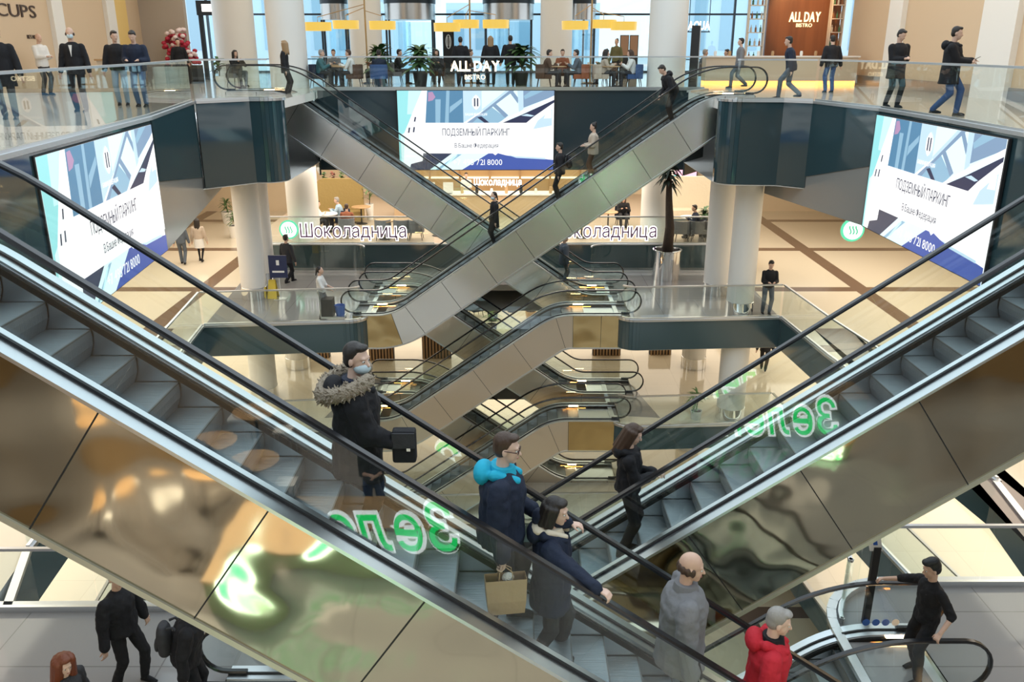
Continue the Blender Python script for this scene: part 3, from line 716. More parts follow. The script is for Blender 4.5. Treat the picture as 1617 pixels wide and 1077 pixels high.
    if st != 'none':
        if st == 'bald':
            for k in range(9):
                a_ = R(70 + 220 * k / 8); m.ell(h(-.012 + .09 * math.cos(a_), .079 * math.sin(a_), -.005 - .01 * abs(math.sin(a_))), (.022, .022, .042), hx, HM, 8, 6)
        else:
            m.ell(h(-.030, 0, .046), (.094, .086, .094), hx, HM, 16, 12); m.ell(h(-.045, 0, .0), (.075, .083, .085), hx, HM)
            if st in ('short', 'crop'): m.ell(h(.036, 0, .104), (.052, .060, .028), hx, HM)
            if st == 'quiff': m.ell(h(.05, 0, .11), (.058, .066, .042), hx, HM); m.ell(h(-.02, 0, .12), (.09, .075, .04), hx, HM)
            if st in ('long', 'curly', 'bob'):
                ln = {'long': -.30, 'curly': -.34, 'bob': -.15}[st]
                for q in range(9):
                    a_ = R(62 + 236 * q / 8); cx, cy = -.03 + .08 * math.cos(a_), .08 * math.sin(a_)
                    w_ = .036 if st != 'curly' else .06
                    m.cap(h(cx, cy, .04), h(cx * 1.15 - .015, cy * 1.12, ln * (.75 + .25 * math.sin(q * 2.3) ** 2)), w_, w_ * (.75 if st != 'curly' else 1.1), hx, 8)
                m.ell(h(.03, 0, .095), (.055, .07, .035), hx, HM)
            if st == 'tail': m.cap(h(-.11, 0, .05), h(-.15, 0, -.16), .036, .022, hx)
            if st == 'bun': m.ell(h(-.10, 0, .11), (.045, .045, .045), hx, HM)
        o = m.build('hair', smooth=True); o.parent = t; soft(o, .010 if near else .014, 2 if st != 'curly' else 0)
    if st == 'curly':
        pass
    if mask:
        m = MB(); m.ell(h(.045, 0, -.055), (.070, .067, .055), mat('mask_cloth', mask, .8), HM, 14, 10); o = m.build('face_mask', smooth=True); o.parent = t
    if near or not mask:
        for sg in (1, -1):
            m = MB(); m.ell(h(.080, sg * .031, .006), (.0115, .013, .0105), mat('eye_white', (.7, .68, .65), .2), HM, 8, 6); m.ell(h(.0885, sg * .031, .006), (.0045, .007, .007), mat('eye_iris', (.03, .02, .015), .2), HM, 8, 6)
            if near: o = m.build('eye', smooth=True); o.parent = t
    if near and not mask:
        m = MB(); m.ell(h(.095, 0, -.062), (.006, .022, .006), mat('lips', (.45, .19, .17), .5), HM, 8, 6); o = m.build('mouth', smooth=True); o.parent = t
    if glasses:
        m = MB(); gm = mat('dark_frame', (.06, .02, .02), .3)
        for sg in (1, -1): m.tube([h(-.01, sg * .084, .012), h(.09, sg * .066, .008)], .0035, gm, 6); m.tube([h(.098, sg * .034 + .026 * math.cos(k * PI / 5), .004 + .02 * math.sin(k * PI / 5)) for k in range(11)], .003, gm, 6)
        m.tube([h(.102, .01, .006), h(.102, -.01, .006)], .003, gm, 6); o = m.build('spectacles', smooth=True); o.parent = t
    if extra: extra(t, dict(T=T, h=h, arms=arms, U=U, F=F, B=B, nb=nb, lg=lg, puff=p, HM=HM))
    return t, arms
def world_pt(t, p):
    return Matrix.LocRotScale(t.location, t.rotation_euler, t.scale) @ Vector(p)
def local_pt(x, y, z, yaw, H, p):
    s = H / 1.75; return Matrix.Rotation(-R(yaw), 3, 'Z') @ (Vector(p) - Vector((x, y, z))) / s
# ---- things held or carried
def phone(t, at, col=(.02, .02, .02), label='', tilt=.5):
    p = world_pt(t, at); th = MB(); d = Matrix.Rotation(t.rotation_euler.z, 3, 'Z')
    th.obox(p, d @ Vector((.055 * math.cos(tilt), 0, .055 * math.sin(tilt))), d @ Vector((0, .036, 0)), d @ Vector((-.004 * math.sin(tilt), 0, .004 * math.cos(tilt))), mat('phone_shell_%d' % (col[0] > .3), col, .3))
    return tag(th.build('phone'), label, 'phone')
def backpack(p, yaw, label, col='char', sc=1, group=None):
    t = thing('backpack', label, 'backpack', p, group); t.rotation_euler = (0, 0, R(yaw)); t.scale = (sc, sc, sc); m = MB()
    m.loft([(Vector((0, 0, z)), w_, d_, Vector((0, 1, 0)), Vector((1, 0, 0))) for z, w_, d_ in ((-.21, .12, .07), (-.18, .15, .09), (0, .155, .10), (.13, .14, .08), (.2, .09, .05))], cm(col)); o = m.build('sack', smooth=True); o.parent = t; soft(o, .016)
    m = MB(); m.ell((-.09, 0, -.08), (.035, .11, .09), cm(col)); o = m.build('front_pocket', smooth=True); o.parent = t
    for sg in (1, -1):
        m = MB(); m.tube([(.06, sg * .09, .18), (.13, sg * .10, .2), (.22, sg * .11, .1), (.2, sg * .11, -.08), (.07, sg * .12, -.16)], .017, cm(col)); o = m.build('strap', smooth=True); o.parent = t
    return t
def paper_bag(p, yaw, label):
    t = thing('paper_bag', label, 'bag', p); t.rotation_euler = (0, 0, R(yaw)); km = mat('kraft_paper', (.50, .34, .20), .8, bump=(6, .5, 3, .03)); m = MB()
    w_, d_, h_ = .165, .075, .31; vs = [(a * w_ * k, b_ * d_ * k2, z) for z, k, k2 in ((0, .9, 1), (.12, .97, 1.1), (h_, 1.03, .8)) for a, b_ in ((-1, -1), (1, -1), (1, 1), (-1, 1))]
    fs = [(0, 3, 2, 1)] + [(4 * j + i, 4 * j + (i + 1) % 4, 4 * j + 4 + (i + 1) % 4, 4 * j + 4 + i) for j in (0, 1) for i in range(4)]
    m.add(vs, fs, km); o = m.build('paper_sack'); o.parent = t; sol = o.modifiers.new('Solidify', 'SOLIDIFY'); sol.thickness = .003
    m = MB(); m.ell((0.02, 0, .30), (.05, .04, .045), mat('white_tissue', (.8, .78, .74), .8, bump=(30, 1, 3, .05))); o = m.build('tissue', smooth=True); o.parent = t
    for sg in (1, -1):
        m = MB(); m.tube([(-.06, sg * .05, .29), (-.05, sg * .03, .37), (0, sg * .015, .41), (.05, sg * .03, .37), (.06, sg * .05, .29)], .005, km, 6); o = m.build('handle', smooth=True); o.parent = t
    return t
def onp(key, px, py, dy=0): return on(key, aty(px, py, ESC[key]['y'] + dy).x, dy)
def on(key, x, dy=0):
    tx, tz = ESC[key]['tread'](x); return tx, ESC[key]['y'] + dy, tz
# ---- the five people on the near escalator
def fur_trim(t, k):
    m = MB(); fm = mat('fur_trim', (.46, .38, .29), .95, bump=(70, 1, 4, .05)); rnd = random.Random(3); T = k['T']
    pts = []
    for i in range(25):
        a = R(-140 + 280 * i / 24); pts.append(T(-.06 - .195 * math.cos(a), .235 * math.sin(a), .50 - .075 * math.cos(a) + .02 * abs(math.sin(a))))
    for a, b_ in zip(pts[:-1], pts[1:]):
        m.cap(a, b_, .06, .06, fm, 8)
        for q in range(26):
            c = a.lerp(b_, rnd.random()); d = Vector((rnd.uniform(-1, 1), rnd.uniform(-1, 1), rnd.uniform(-1, 1))).normalized(); m.cap(c + d * .03, c + d * rnd.uniform(.065, .09), .016, .004, fm, 5)
    o = m.build('fur_trim', smooth=True); o.parent = t
x, y, z = onp('E1', 590, 700, .08); x -= .30; z += .04
pk, arms = person('man in black parka with fur-trimmed hood, topmost rider on the near descending escalator', x, y, z, 12, 1.80, lean=2, head=(-38, 4), top='black', puff=.062, hem=-.26, legs='black', near=True, hair=('short', 'dark'),
    hands=(None, (.30, -.17, .98)), mask=(.55, .68, .74), collar='navy', hood='black', extra=fur_trim, fat=1.05, skin=SKIN2)
p = world_pt(pk, (.36, -.20, .98)); m = MB()
bg = thing('shoulder_bag', 'black square bag held in front by the man in the fur-hooded parka', 'bag', p - Vector((0, 0, .14)))
m.box(p.x - .09, p.x + .10, p.y - .06, p.y + .05, p.z - .16, p.z + .12, cm('black')); o = m.build('bag_body', bg); bv = o.modifiers.new('Bevel', 'BEVEL'); bv.width = .02; bv.segments = 2
MB().box(p.x - .085, p.x + .095, p.y - .075, p.y - .06, p.z - .02, p.z + .11, cm('char')).build('flap', bg)
MB().box(p.x + .03, p.x + .06, p.y - .082, p.y - .074, p.z - .04, p.z - .015, CHROME).build('clasp', bg)
x, y, z = onp('E1', 786, 830); x -= .12; z += .003
cy, arms = person('man with spectacles in navy jacket and bright cyan hood carrying a paper bag', x, y, z, -6, 1.80, lean=3, head=(-4, 6), top='navy', puff=.058, hem=-.14, legs='char', near=True, hair=('crop', 'brown'),
    hands=((.25, .22, .95), (.06, -.30, .74)), hood='cyan', collar='cyan', glasses=True, curl=(.6, 1.2), feet=((.10, .10, 0), (-.10, -.10, 0)), fat=1.06, skin=SKIN2)
w_ = world_pt(cy, arms[1][2]); paper_bag(w_ + Vector((.02, -.0, -.50)), 8, 'brown paper bag with white tissue hanging from the hand of the cyan-hooded man')
rx = lambda x: -1.91 - .7 * (x + 1.845) + .98                        # height of the near escalator's handrail
x, y, z = onp('E1', 935, 960); x -= .36
hp = local_pt(x, y, z, -8, 1.68, (x + .36, 5.76, rx(x + .36) + .06))
wn, arms = person('woman in navy coat with cream hood lining, hand to her face and other on handrail', x, y, z, -8, 1.68, lean=2, head=(-12, 8), top='slate' if False else 'navy', puff=.05, hem=-.24, legs='char', near=True, hair=('bob', 'dark'),
    hands=((.16, .03, 1.50), tuple(hp)), hood='navy', lining='cream', collar='cream', curl=(.7, .9), feet=((.06, .09, 0), (-.16, -.09, 0)), skin=SKIN2)
x, y, z = onp('E1', 1085, 1005); x -= .2
gr, arms = person('bald bearded man in grey jacket on the near descending escalator', x, y, z, -4, 1.85, lean=2, head=(-8, 8), top='grey', puff=.06, hem=-.22, legs='char', near=True, hair=('bald', 'brown'),
    hands=(None, (.06, -.34, .80)), collar='grey', fat=1.1, skin=SKIN)
o = MB(); T_ = world_pt(gr, (.12, -.31, .88)); o.obox(T_, (.012, 0, .02), (0, .03, 0), (-.02, 0, .075), cm('black')); o.build('cuff_patch', gr)
x, y, z = onp('E1', 1208, 1050); x -= .08
rd, arms = person('grey-haired man in red jacket, lowest rider on the near escalator', x, y, z, -14, 1.76, lean=4, head=(0, 10), top='red', puff=.055, hem=-.14, legs='char', near=True, hair=('crop', 'grey'),
    hands=(None, None), hood='red', collar='black', fat=1.05, skin=SKIN2)
x, y, z = onp('E2', 1012, 770, -.03)
bl, arms = person('woman with long dark hair in black leather jacket reading her phone on rising escalator', x, y, z, -10, 1.66, lean=2, head=(0, 22), top='black', puff=.032, hem=-.05, legs='black', near=True, hair=('long', 'brown'), shoes='black',
    hands=((.32, .03, 1.14), (.31, -.05, 1.12)), hood='black', curl=(.8, .8), skin=SKIN2)
phone(bl, (.40, -.01, 1.19), (.75, .72, .74), 'white phone in the hands of the woman in black leather jacket')
# ---- near floor
x, y = 5.46, 9.45
ra = local_pt(x, y, L2, 196, 1.80, (4.95, 10.24, L2 + .97)); rb = local_pt(x, y, L2, 196, 1.80, (5.42, 9.02, L2 + .99))
mb_, arms = person('man in black shirt and waistcoat leaning on both handrails at the lower right', x, y, L2, 196, 1.80, lean=4, head=(-16, 12), top='black', cut='short', puff=.012, hem=-.06, legs='black', near=True, hair=('quiff', 'black'), hands=(tuple(rb), tuple(ra)), curl=(.9, .9), feet=((.12, .15, 0), (-.10, -.15, 0)))
p = world_pt(mb_, (.135, .04, 1.26)); MB().obox(p, (.006, 0, 0), (0, .03, 0), (0, 0, .045), mat('badge_card', (.7, .75, .7), .4)).build('name_badge', mb_)
o, arms = person('person in black coat and trousers, head hidden under the near cladding', -5.05, 9.25, L2, -20, 1.80, lean=3, head=(-20, 5), top='black', puff=.04, hem=-.08, legs='black', near=True, hair=('short', 'dark'), feet=((.10, .14, 0), (-.12, -.12, 0)), fat=1.1)
o, arms = person('person in black jacket bending forward with a grey rucksack on the back', -4.05, 8.75, L2, 10, 1.74, lean=14, head=(0, 14), top='black', puff=.05, hem=-.10, legs='black', near=True, hair=('short', 'dark'), fat=1.1)
p = world_pt(o, (-.21, 0, 1.18)); backpack(p, 10, 'grey rucksack on the bending person at the lower left', 'char', 1.0)
person('woman with curly auburn hair in dark coat at the bottom left corner', -5.05, 7.85, L2, -15, 1.62, lean=4, head=(-25, 10), top='char', puff=.04, hem=-.2, legs='black', near=True, hair=('curly', 'red'), hands=(None, (.25, -.12, 1.05)), skin=SKIN2)
person('person in dark trousers striding past behind the near cladding, mostly hidden', -3.35, 10.1, L2, -5, 1.78, lean=4, top='black', puff=.04, hem=-.1, legs='black', shoes='char', feet=((.32, .1, 0), (-.30, -.1, .06)), hips=.88)
person('waiter in black T-shirt looking at a phone in the cafe under the photographer', -2.4, -1.7, L2, 80, 1.8, head=(0, 25), lean=3, top='black', cut='short', puff=.012, hem=-.05, legs='blue', hands=((.3, .06, 1.15), (.3, -.04, 1.12)))
# ---- riders of the far escalators
def ride(key, px, py, label, yaw, H=1.72, dy=0, **k):
    q = aty(px, py, ESC[key]['y']); x, y, z = on(key, q.x, dy); return person(label, x, y, z, yaw, H, **k)
ride('M2', 1058, 115, 'man in black hooded jacket bending over bags near the top of the far escalator', 190, 1.80, lean=36, head=(0, 20), top='black', puff=.045, hem=-.1, legs='black', hands=((.36, .2, .86), (.34, -.16, .8)), hood='black')
ride('M2', 944, 190, 'woman in beige knit and dark trousers riding below the bending man', 175, 1.66, head=(10, 12), top='beige', puff=.045, hem=-.14, legs='brown', hair=('bun', 'dark'), hands=((.24, .16, 1.06), (.28, -.1, 1.06)))
ride('M2', 876, 250, 'man in black jacket with backpack riding the far escalator', 182, 1.78, head=(0, 6), top='black', puff=.04, hem=-.1, legs='black')
ride('M2', 780, 320, 'woman in black dress and mask, lowest rider on the far escalator', 200, 1.70, head=(20, 5), top='black', puff=.015, hem=-.3, legs='black', hair=('tail', 'dark'), mask=(.03, .03, .035))
x, y, z = on('M2', aty(876, 250, ESC['M2']['y']).x); backpack((x + .27, y, z + 1.22), 182, 'black backpack on the rider beside the central screen', 'black', .9)
ride('M1', 888, 400, 'person in grey-blue coat stepping off behind the big bright escalator', 10, 1.74, top='slate', puff=.05, hem=-.2, legs='slate', hair=('short', 'dark'))
ride('M1', 443, 100, 'fair-haired woman in black stepping onto the top left escalator', 5, 1.72, dy=-.1, top='black', puff=.01, hem=-.18, legs='black', hair=('long', 'fair'), head=(150, 0))
# ---- top floor, standing
def stand(px, py, label, yaw, H=1.75, z=0, **k):
    q = atz(px, py, z); return person(label, q.x, q.y, z, yaw, H, **k)
def standx(px, X, label, yaw, H=1.75, z=0, **k):
    d = X * 1350 / (px - 808.5); return person(label, X, (d - 1.42 * _s) / _c, z, yaw, H, **k)
stand(18, 188, 'man with white mask and black coat at the far left top railing', -70, 1.80, top='black', puff=.04, hem=-.3, mask=(.8, .8, .8))
stand(75, 150, 'bald man in white sweatshirt standing at a counter by the beige wall', -20, 1.78, top='white', puff=.03, legs='char', hair=('none', 'dark'), hands=((.3, .1, 1.1), (.3, -.1, 1.1)))
stand(130, 176, 'man in dark suit and white mask at the left top railing', -80, 1.82, cut='suit', top='black', puff=.025, hem=-.15, legs='black', mask=(.8, .84, .84), hair=('bald', 'brown'), head=(10, 0))
stand(196, 166, 'man in black coat and pale jeans, left of a pair at the top railing', -75, 1.78, top='black', puff=.045, hem=-.1, legs='lblue', head=(30, 10))
stand(226, 168, 'man in navy jacket looking down, right of a pair at the top railing', -85, 1.78, top='navy', puff=.05, hem=-.1, legs='denim', head=(0, 22), lean=8, hands=((.3, .15, 1.08), (.3, -.15, 1.08)))
standx(1407, 9.35, 'man in black coat looking at his phone by the right top railing', -75, 1.80, top='black', puff=.05, hem=-.28, legs='black', head=(20, 25), feet=((.12, .06, 0), (-.12, -.08, 0)), hands=((.28, .05, 1.12), (.28, -.07, 1.1)))
q = standx(1489, 9.35, 'man in dark parka and blue jeans walking with phone, furthest right on top floor', -35, 1.84, top='black', puff=.055, hem=-.28, legs='blue', hood='black', head=(0, 8), feet=((.22, .08, 0), (-.2, -.08, .04)), hips=.9, hands=((.36, .1, 1.08), (.34, -.02, 1.05)))[0]
phone(q, (.46, .05, 1.13), (.02, .02, .02), 'dark phone held by the man in dark parka at far right')
stand(1245, 156, 'man in navy jacket striding past the wooden bar wall', 170, 1.75, top='navy', puff=.03, legs='slate', lean=12, feet=((.3, .08, 0), (-.3, -.08, .05)), hips=.87)
stand(1308, 146, 'person in black coat leaning on the bar counter', 95, 1.76, top='black', puff=.045, hem=-.15, legs='blue', lean=10)
stand(1352, 130, 'man in black jacket with red chest panel beyond the bar', -100, 1.76, top='red', puff=.04, legs='black')
stand(1165, 139, 'person in grey top walking behind the right escalator landing', 175, 1.74, top='grey', puff=.03, legs='slate', feet=((.28, .08, 0), (-.28, -.08, .05)), hips=.88)
# ---- second floor
stand(290, 417, 'person in dark clothes walking away on the left cream floor, left of a couple', 100, 1.74, L2, top='slate', puff=.02, hem=-.1, legs='slate', feet=((.15, .08, 0), (-.15, -.08, .03)))
stand(318, 413, 'woman with long dark hair and pale skirt walking away beside her companion', 95, 1.72, L2, top='beige', puff=.02, hem=-.0, skirt='white', legs='black', hair=('long', 'dark'), feet=((.15, .08, 0), (-.15, -.08, .03)))
stand(457, 447, 'man in black suit walking away past the left column', 60, 1.80, L2, cut='suit', top='char', puff=.03, hem=-.16, legs='black', feet=((.26, .08, 0), (-.22, -.08, .05)), hips=.89)
stand(510, 503, 'cleaner in white T-shirt and grey trousers pushing a trolley', -5, 1.66, L2, cut='short', top='white', puff=.01, hem=-.03, legs='grey', hair=('tail', 'black'), hands=((.34, .14, 1.02), (.34, -.12, 1.02)), loose=.02)
stand(1209, 495, 'man in black pullover and jeans leaning on the second floor railing', -95, 1.76, L2, cut='shirt', top='black', puff=.015, hem=-.05, legs='slate', lean=10, head=(10, 20), hands=((.30, .12, 1.09), (.32, -.08, 1.09)))
stand(1205, 585, 'person walking on the first floor, only the legs showing under the platform', 70, 1.75, L1, top='black', puff=.03, legs='black', feet=((.2, .08, 0), (-.2, -.08, .05)), hips=.9)
# ------------------------------------------------------------------ lit screens
def em(name, col, k=1.0): return mat('lit_' + name, tuple(c * .2 for c in col), .3, emit=k, ecol=col)
SCR = .82
LED = {n: em('screen_' + n, c, SCR) for n, c in dict(white=(1, 1, 1), teal=(.30, .70, .72), pale=(.70, .90, .93), navy=(.06, .10, .36), blue=(.09, .22, .36), mid=(.26, .44, .58), light=(.50, .67, .80), dark=(.03, .035, .08), pink=(.42, .26, .42), grey=(.20, .30, .44), ink=(.04, .05, .09), sky=(.55, .84, .88)).items()}
ART = [('teal', [(42, 80), (275, 80), (175, 300), (100, 470), (60, 830), (42, 830)]), ('sky', [(150, 80), (275, 80), (175, 300), (130, 300)]), ('pale', [(60, 500), (100, 470), (75, 830), (60, 830)]),
       ('ink', [(200, 325), (215, 325), (205, 370), (190, 370)]), ('ink', [(185, 420), (200, 420), (192, 470), (177, 470)]), ('ink', [(140, 425), (155, 425), (145, 475), (130, 475)]),
       ('blue', [(325, 80), (660, 80), (660, 380), (300, 380)]), ('mid', [(505, 80), (535, 80), (520, 380), (485, 380)]), ('mid', [(535, 230), (650, 150), (650, 190), (530, 290)]), ('mid', [(400, 160), (450, 160), (440, 380), (395, 380)]), ('pink', [(335, 95), (375, 90), (402, 140), (375, 170), (330, 180)]),
       ('light', [(660, 80), (835, 80), (835, 270), (660, 380)]), ('pale', [(835, 80), (1515, 80), (1515, 200), (1020, 380), (740, 380), (835, 270)]), ('mid', [(835, 300), (930, 235), (1060, 330), (1000, 380), (740, 380)]),
       ('grey', [(1095, 80), (1140, 80), (800, 330), (745, 380), (690, 380), (860, 262)]), ('light', [(1060, 80), (1095, 80), (850, 270), (835, 255)]), ('grey', [(935, 220), (965, 200), (1085, 310), (1055, 335)]), ('grey', [(1100, 100), (1130, 85), (1180, 150), (1175, 200)]),
       ('grey', [(1225, 80), (1515, 80), (1515, 130), (1225, 240)]), ('mid', [(1300, 80), (1420, 80), (1240, 160), (1228, 130)]), ('light', [(1170, 80), (1225, 80), (1228, 250), (1185, 280)]), ('dark', [(790, 330), (830, 318), (905, 378), (860, 380)]),
       ('white', [(1060, 340), (1515, 125), (1515, 165), (1020, 380), (990, 380)]), ('dark', [(1030, 380), (1210, 305), (1515, 165), (1515, 195), (1330, 318), (1255, 380)]), ('light', [(1205, 312), (1260, 296), (1330, 312), (1300, 322)]), ('white', [(1255, 380), (1330, 318), (1515, 190), (1515, 700), (1100, 690)]),
       ('light', [(1320, 440), (1362, 360), (1498, 250), (1498, 405), (1400, 425)]), ('white', [(1420, 340), (1440, 290), (1490, 262), (1490, 335)]), ('white', [(300, 380), (1260, 380), (1260, 672), (270, 672)]),
       ('ink', [(270, 672), (545, 672), (330, 830), (135, 830), (150, 775), (262, 745)]), ('pale', [(545, 672), (900, 672), (640, 830), (330, 830)]), ('mid', [(600, 680), (640, 680), (420, 830), (385, 830)]), ('sky', [(560, 700), (600, 690), (480, 800), (440, 820)]),
       ('navy', [(895, 672), (935, 672), (960, 690), (985, 670), (1060, 690), (1160, 706), (1300, 712), (1515, 735), (1515, 830), (640, 830)]), ('light', [(1060, 682), (1160, 700), (1300, 706), (1440, 715), (1440, 730), (1160, 715)])]
def led(label, O, u, W, Hh):
    O, u = Vector(O), Vector(u).normalized(); v = Vector((0, 0, 1)); n = u.cross(v)
    t = thing('advertising_screen', label, 'screen', O + u * W / 2 - v * Hh)
    def P(a, b, k): return O + u * ((a - 42) / 1473 * W) - v * ((b - 80) / 750 * Hh) + n * k
    MB().slab([P(30, 74, .01), P(1527, 74, .01), P(1527, 836, .01), P(30, 836, .01)], n, .05, BLACK).build('casing', t)
    mb = MB(); mb.slab([P(42, 80, .06), P(1515, 80, .06), P(1515, 830, .06), P(42, 830, .06)], n, .003, LED['white'])
    for i, (c, pts) in enumerate(ART): mb.slab([P(a, b, .0632 + .0004 * i) for a, b in pts], n, .0003, LED[c])
    k = .078
    def T(name, s, a, b, w_, size, m):
        text_mb(s, size * Hh / 750, m, .0006, 0, frame=(P(a, b, k), u, v), width=w_ / 1473 * W).build(name, t)
    mb.slab([P(a, b, .0762) for a, b in ((745, 160), (765, 132), (782, 118), (800, 132), (820, 160), (820, 215), (800, 245), (782, 258), (765, 245), (745, 215))], n, .0004, LED['white'])
    for a in (762, 790): mb.slab([P(a, 150, .0768), P(a + 14, 150, .0768), P(a + 14, 226, .0768), P(a, 226, .0768)], n, .0004, LED['ink'])
    mb.build('display', t)
    T('lettering', 'БАШНЯ ФЕДЕРАЦИЯ', 782, 300, 205, 32, LED['white'])
    T('lettering', 'ПОДЗЕМНЫЙ ПАРКИНГ', 778, 468, 640, 92, LED['ink'])
    T('lettering', 'В Башне Федерация', 780, 595, 415, 62, LED['ink'])
    T('lettering', '+7 495 721 8000', 790, 756, 470, 78, LED['white'])
    return t
led('large lit advertising screen on the far dark wall, between the crossing escalators', (-3.95, 30.58, -.02), (1, 0, 0), 5.4, 2.68)
a, b = Vector((*TL[0], 0)), Vector((*TL[1], 0)); d = (b - a).normalized()
led('large lit advertising screen on the left wing wall', a + d * 2.15 + Vector((0, 0, -.1)), d, 5.5, 2.62)
a, b = Vector((*TR[2], 0)), Vector((*TR[1], 0)); d = (b - a).normalized()
led('large lit advertising screen on the right wing wall', a + d * .02 + Vector((-.04, 0, -.1)), Vector((0, -1, 0)), 5.6, 2.62)
# ------------------------------------------------------------------ signs
def sign(name, label, s, size, m, frame, width=None, ext=.03, off=0, shear=0, halo=None, cat='sign', sub=None, space=1):
    t = thing(name, label, cat, frame[0])
    text_mb(s, size, m, ext, off, shear, frame=frame, width=width, space=space).build('lettering', t)
    if halo:
        u, v = Vector(frame[1]).normalized(), Vector(frame[2]).normalized(); n = u.cross(v)
        text_mb(s, size, halo[0], ext * .6, halo[1], shear, frame=(Vector(frame[0]) - n * ext * .9, u, v), width=width, space=space).build('letter_edge', t)
    if sub: text_mb(sub[0], sub[1], m, ext * .6, frame=(Vector(frame[0]) + Vector(sub[2]), frame[1], frame[2])).build('lettering', t)
    return t
WL = em('white_letter', (1, .97, .92), 2.2); GLW = em('gold_letter', (1, .82, .42), 1.6); PUR = mat('purple_letter', (.20, .08, .22), .4)
sign('letter_sign', 'ALL DAY BISTRO letters on the long cafe railing', 'ALL DAY', .46, em('warm_white_letter', (1, .86, .58), 1.8), (aty(750, 104, 30.525), (1, 0, 0), (0, 0, 1)), 1.66, .02, .012, sub=('BISTRO', .22, (0, 0, -.36)))
zc = -5.15
def choc(xc, lab):
    t = sign('letter_sign', 'Шоколадница letters on the cafe railing, ' + lab, 'Шоколадница', .74, PUR, ((xc, 31.85, zc), (1, 0, 0), (0, 0, 1)), 4.0, .015, 0, halo=(WL, .03), space=1.1)
    c = (xc - 2.42, 31.89, zc + .03); o = thing('round_sign', 'round white sign with green rim beside the Шоколадница letters, ' + lab, 'sign', c)
    def disc(r, y0, y1, m):
        k = 28; mb = MB(); mb.slab([(c[0] + r * math.cos(2 * PI * i / k), c[1] - y0, c[2] + r * math.sin(2 * PI * i / k)) for i in range(k)], (0, -1, 0), y1 - y0, m); return mb
    disc(.36, 0, .05, em('green_rim', (.10, .62, .34), .9)).build('rim', o); disc(.30, .051, .06, em('pale_disc', (.75, 1, .86), 1.6)).build('face', o)
    for dx in (-.10, 0, .10):
        MB().tube([(c[0] + dx + .03 * math.sin(q * 1.3), c[1] - .065, c[2] - .13 + .065 * q) for q in range(5)], .022, em('green_mark', (.05, .5, .22), .8), 6).build('emblem_stroke', o)
choc(-6.0, 'left of the crossing escalators'); choc(3.45, 'partly behind the bright escalator')
c = Vector((9.75, 24.2, -3.55)); o = thing('hanging_sign', 'round green-rimmed sign hanging below the right screen', 'sign', c)
for r, y0, m in ((.34, 0, MATS['lit_green_rim']), (.27, .04, MATS['lit_pale_disc'])):
    MB().slab([(c.x + r * math.cos(2 * PI * i / 24), c.y - y0, c.z + r * math.sin(2 * PI * i / 24)) for i in range(24)], (0, -1, 0), .04, m).build('rim' if y0 == 0 else 'face', o)
for dx in (-.09, 0, .09): MB().tube([(c.x + dx + .03 * math.sin(q * 1.3), c.y - .085, c.z - .12 + .06 * q) for q in range(5)], .02, MATS['lit_green_mark'], 6).build('emblem_stroke', o)
MB().box(c.x - .02, c.x + .02, c.y - .03, c.y - .01, c.z + .33, -2.67, DK).build('hanger', o)
sign('wall_letters', 'CUPS lettering on the left beige wall', 'CUPS', .52, mat('brown_letter', (.06, .035, .025), .5), ((-14.985, 27.7, 2.45), (0, 1, 0), (0, 0, 1)), 2.2, .015, sub=('RETAIL', .16, (0, .6, -.75)))
# green café sign of the counter under the photographer, seen here mirrored in the balustrades
GRN = em('green_letter', (.01, .60, .12), 6.0); WHT = em('white_outline', (.95, 1, .97), 4.5)
for x, lab in ((-2.25, 'left'), (5.5, 'right')):
    o = thing('cafe_counter', 'pale green counter carrying a glowing sign, %s one under the photographer' % lab, 'counter', (x, -.5, L2))
    m = MB(); m.box(x - 2.0, x + 2.0, -.95, -.05, L2, L2 + .95, mat('sage_panel', (.42, .50, .30), .4)); m.build('body', o)
    m = MB(); m.box(x - 2.05, x + 2.05, -1.0, 0, L2 + .95, L2 + 1.0, mat('oak_top', (.55, .36, .18), .4)); m.build('worktop', o)
    sign('neon_sign', 'Зелень neon letters, green with white edge, on the %s counter' % lab, 'Зелень', 1.15, GRN, ((x, .03, L2 + (1.05 if x < 0 else .62)), (-1, 0, 0), (0, 0, 1)), 2.9, .02, .0, .3, halo=(WHT, .06), space=1.6)
# ------------------------------------------------------------------ café furniture (top floor)
OAK = wood('oak_wood', (.42, .25, .12), (.55, .36, .19), 3); WAL = wood('walnut_panel', (.13, .045, .018), (.20, .075, .03), 2.5, .35)
UPH = {n: cm(n) for n in ('blue', 'brown', 'rust', 'navy', 'grey', 'beige', 'teal')}
def chair(x, y, z, yaw, col, label, group):
    t = thing('armchair', label, 'chair', (x, y, z), group); t.rotation_euler = (0, 0, R(yaw)); m_ = UPH[col]
    m = MB(); m.box(-.27, .27, -.28, .28, .30, .46, m_); o = m.build('seat'); o.parent = t
    m = MB(); k = 9; pts = [( -.27 * math.cos(R(-100 + 200 * i / (k - 1))), .31 * math.sin(R(-100 + 200 * i / (k - 1)))) for i in range(k)]
    for (ax, ay), (bx, by) in zip(pts[:-1], pts[1:]): m.obox(((ax + bx) / 2 - .03, (ay + by) / 2, .55), ((bx - ax) / 2, (by - ay) / 2, 0), ((by - ay) * .16, -(bx - ax) * .16, 0), (0, 0, .25), m_)
    o = m.build('backrest'); o.parent = t; soft(o, .025)
    for sx in (1, -1):
        for sy in (1, -1):
            m = MB(); m.tube([(sx * .2, sy * .2, .30), (sx * .25, sy * .25, 0)], .02, mat('dark_leg', (.03, .02, .015), .5), 6, .012); o = m.build('leg'); o.parent = t
    return t
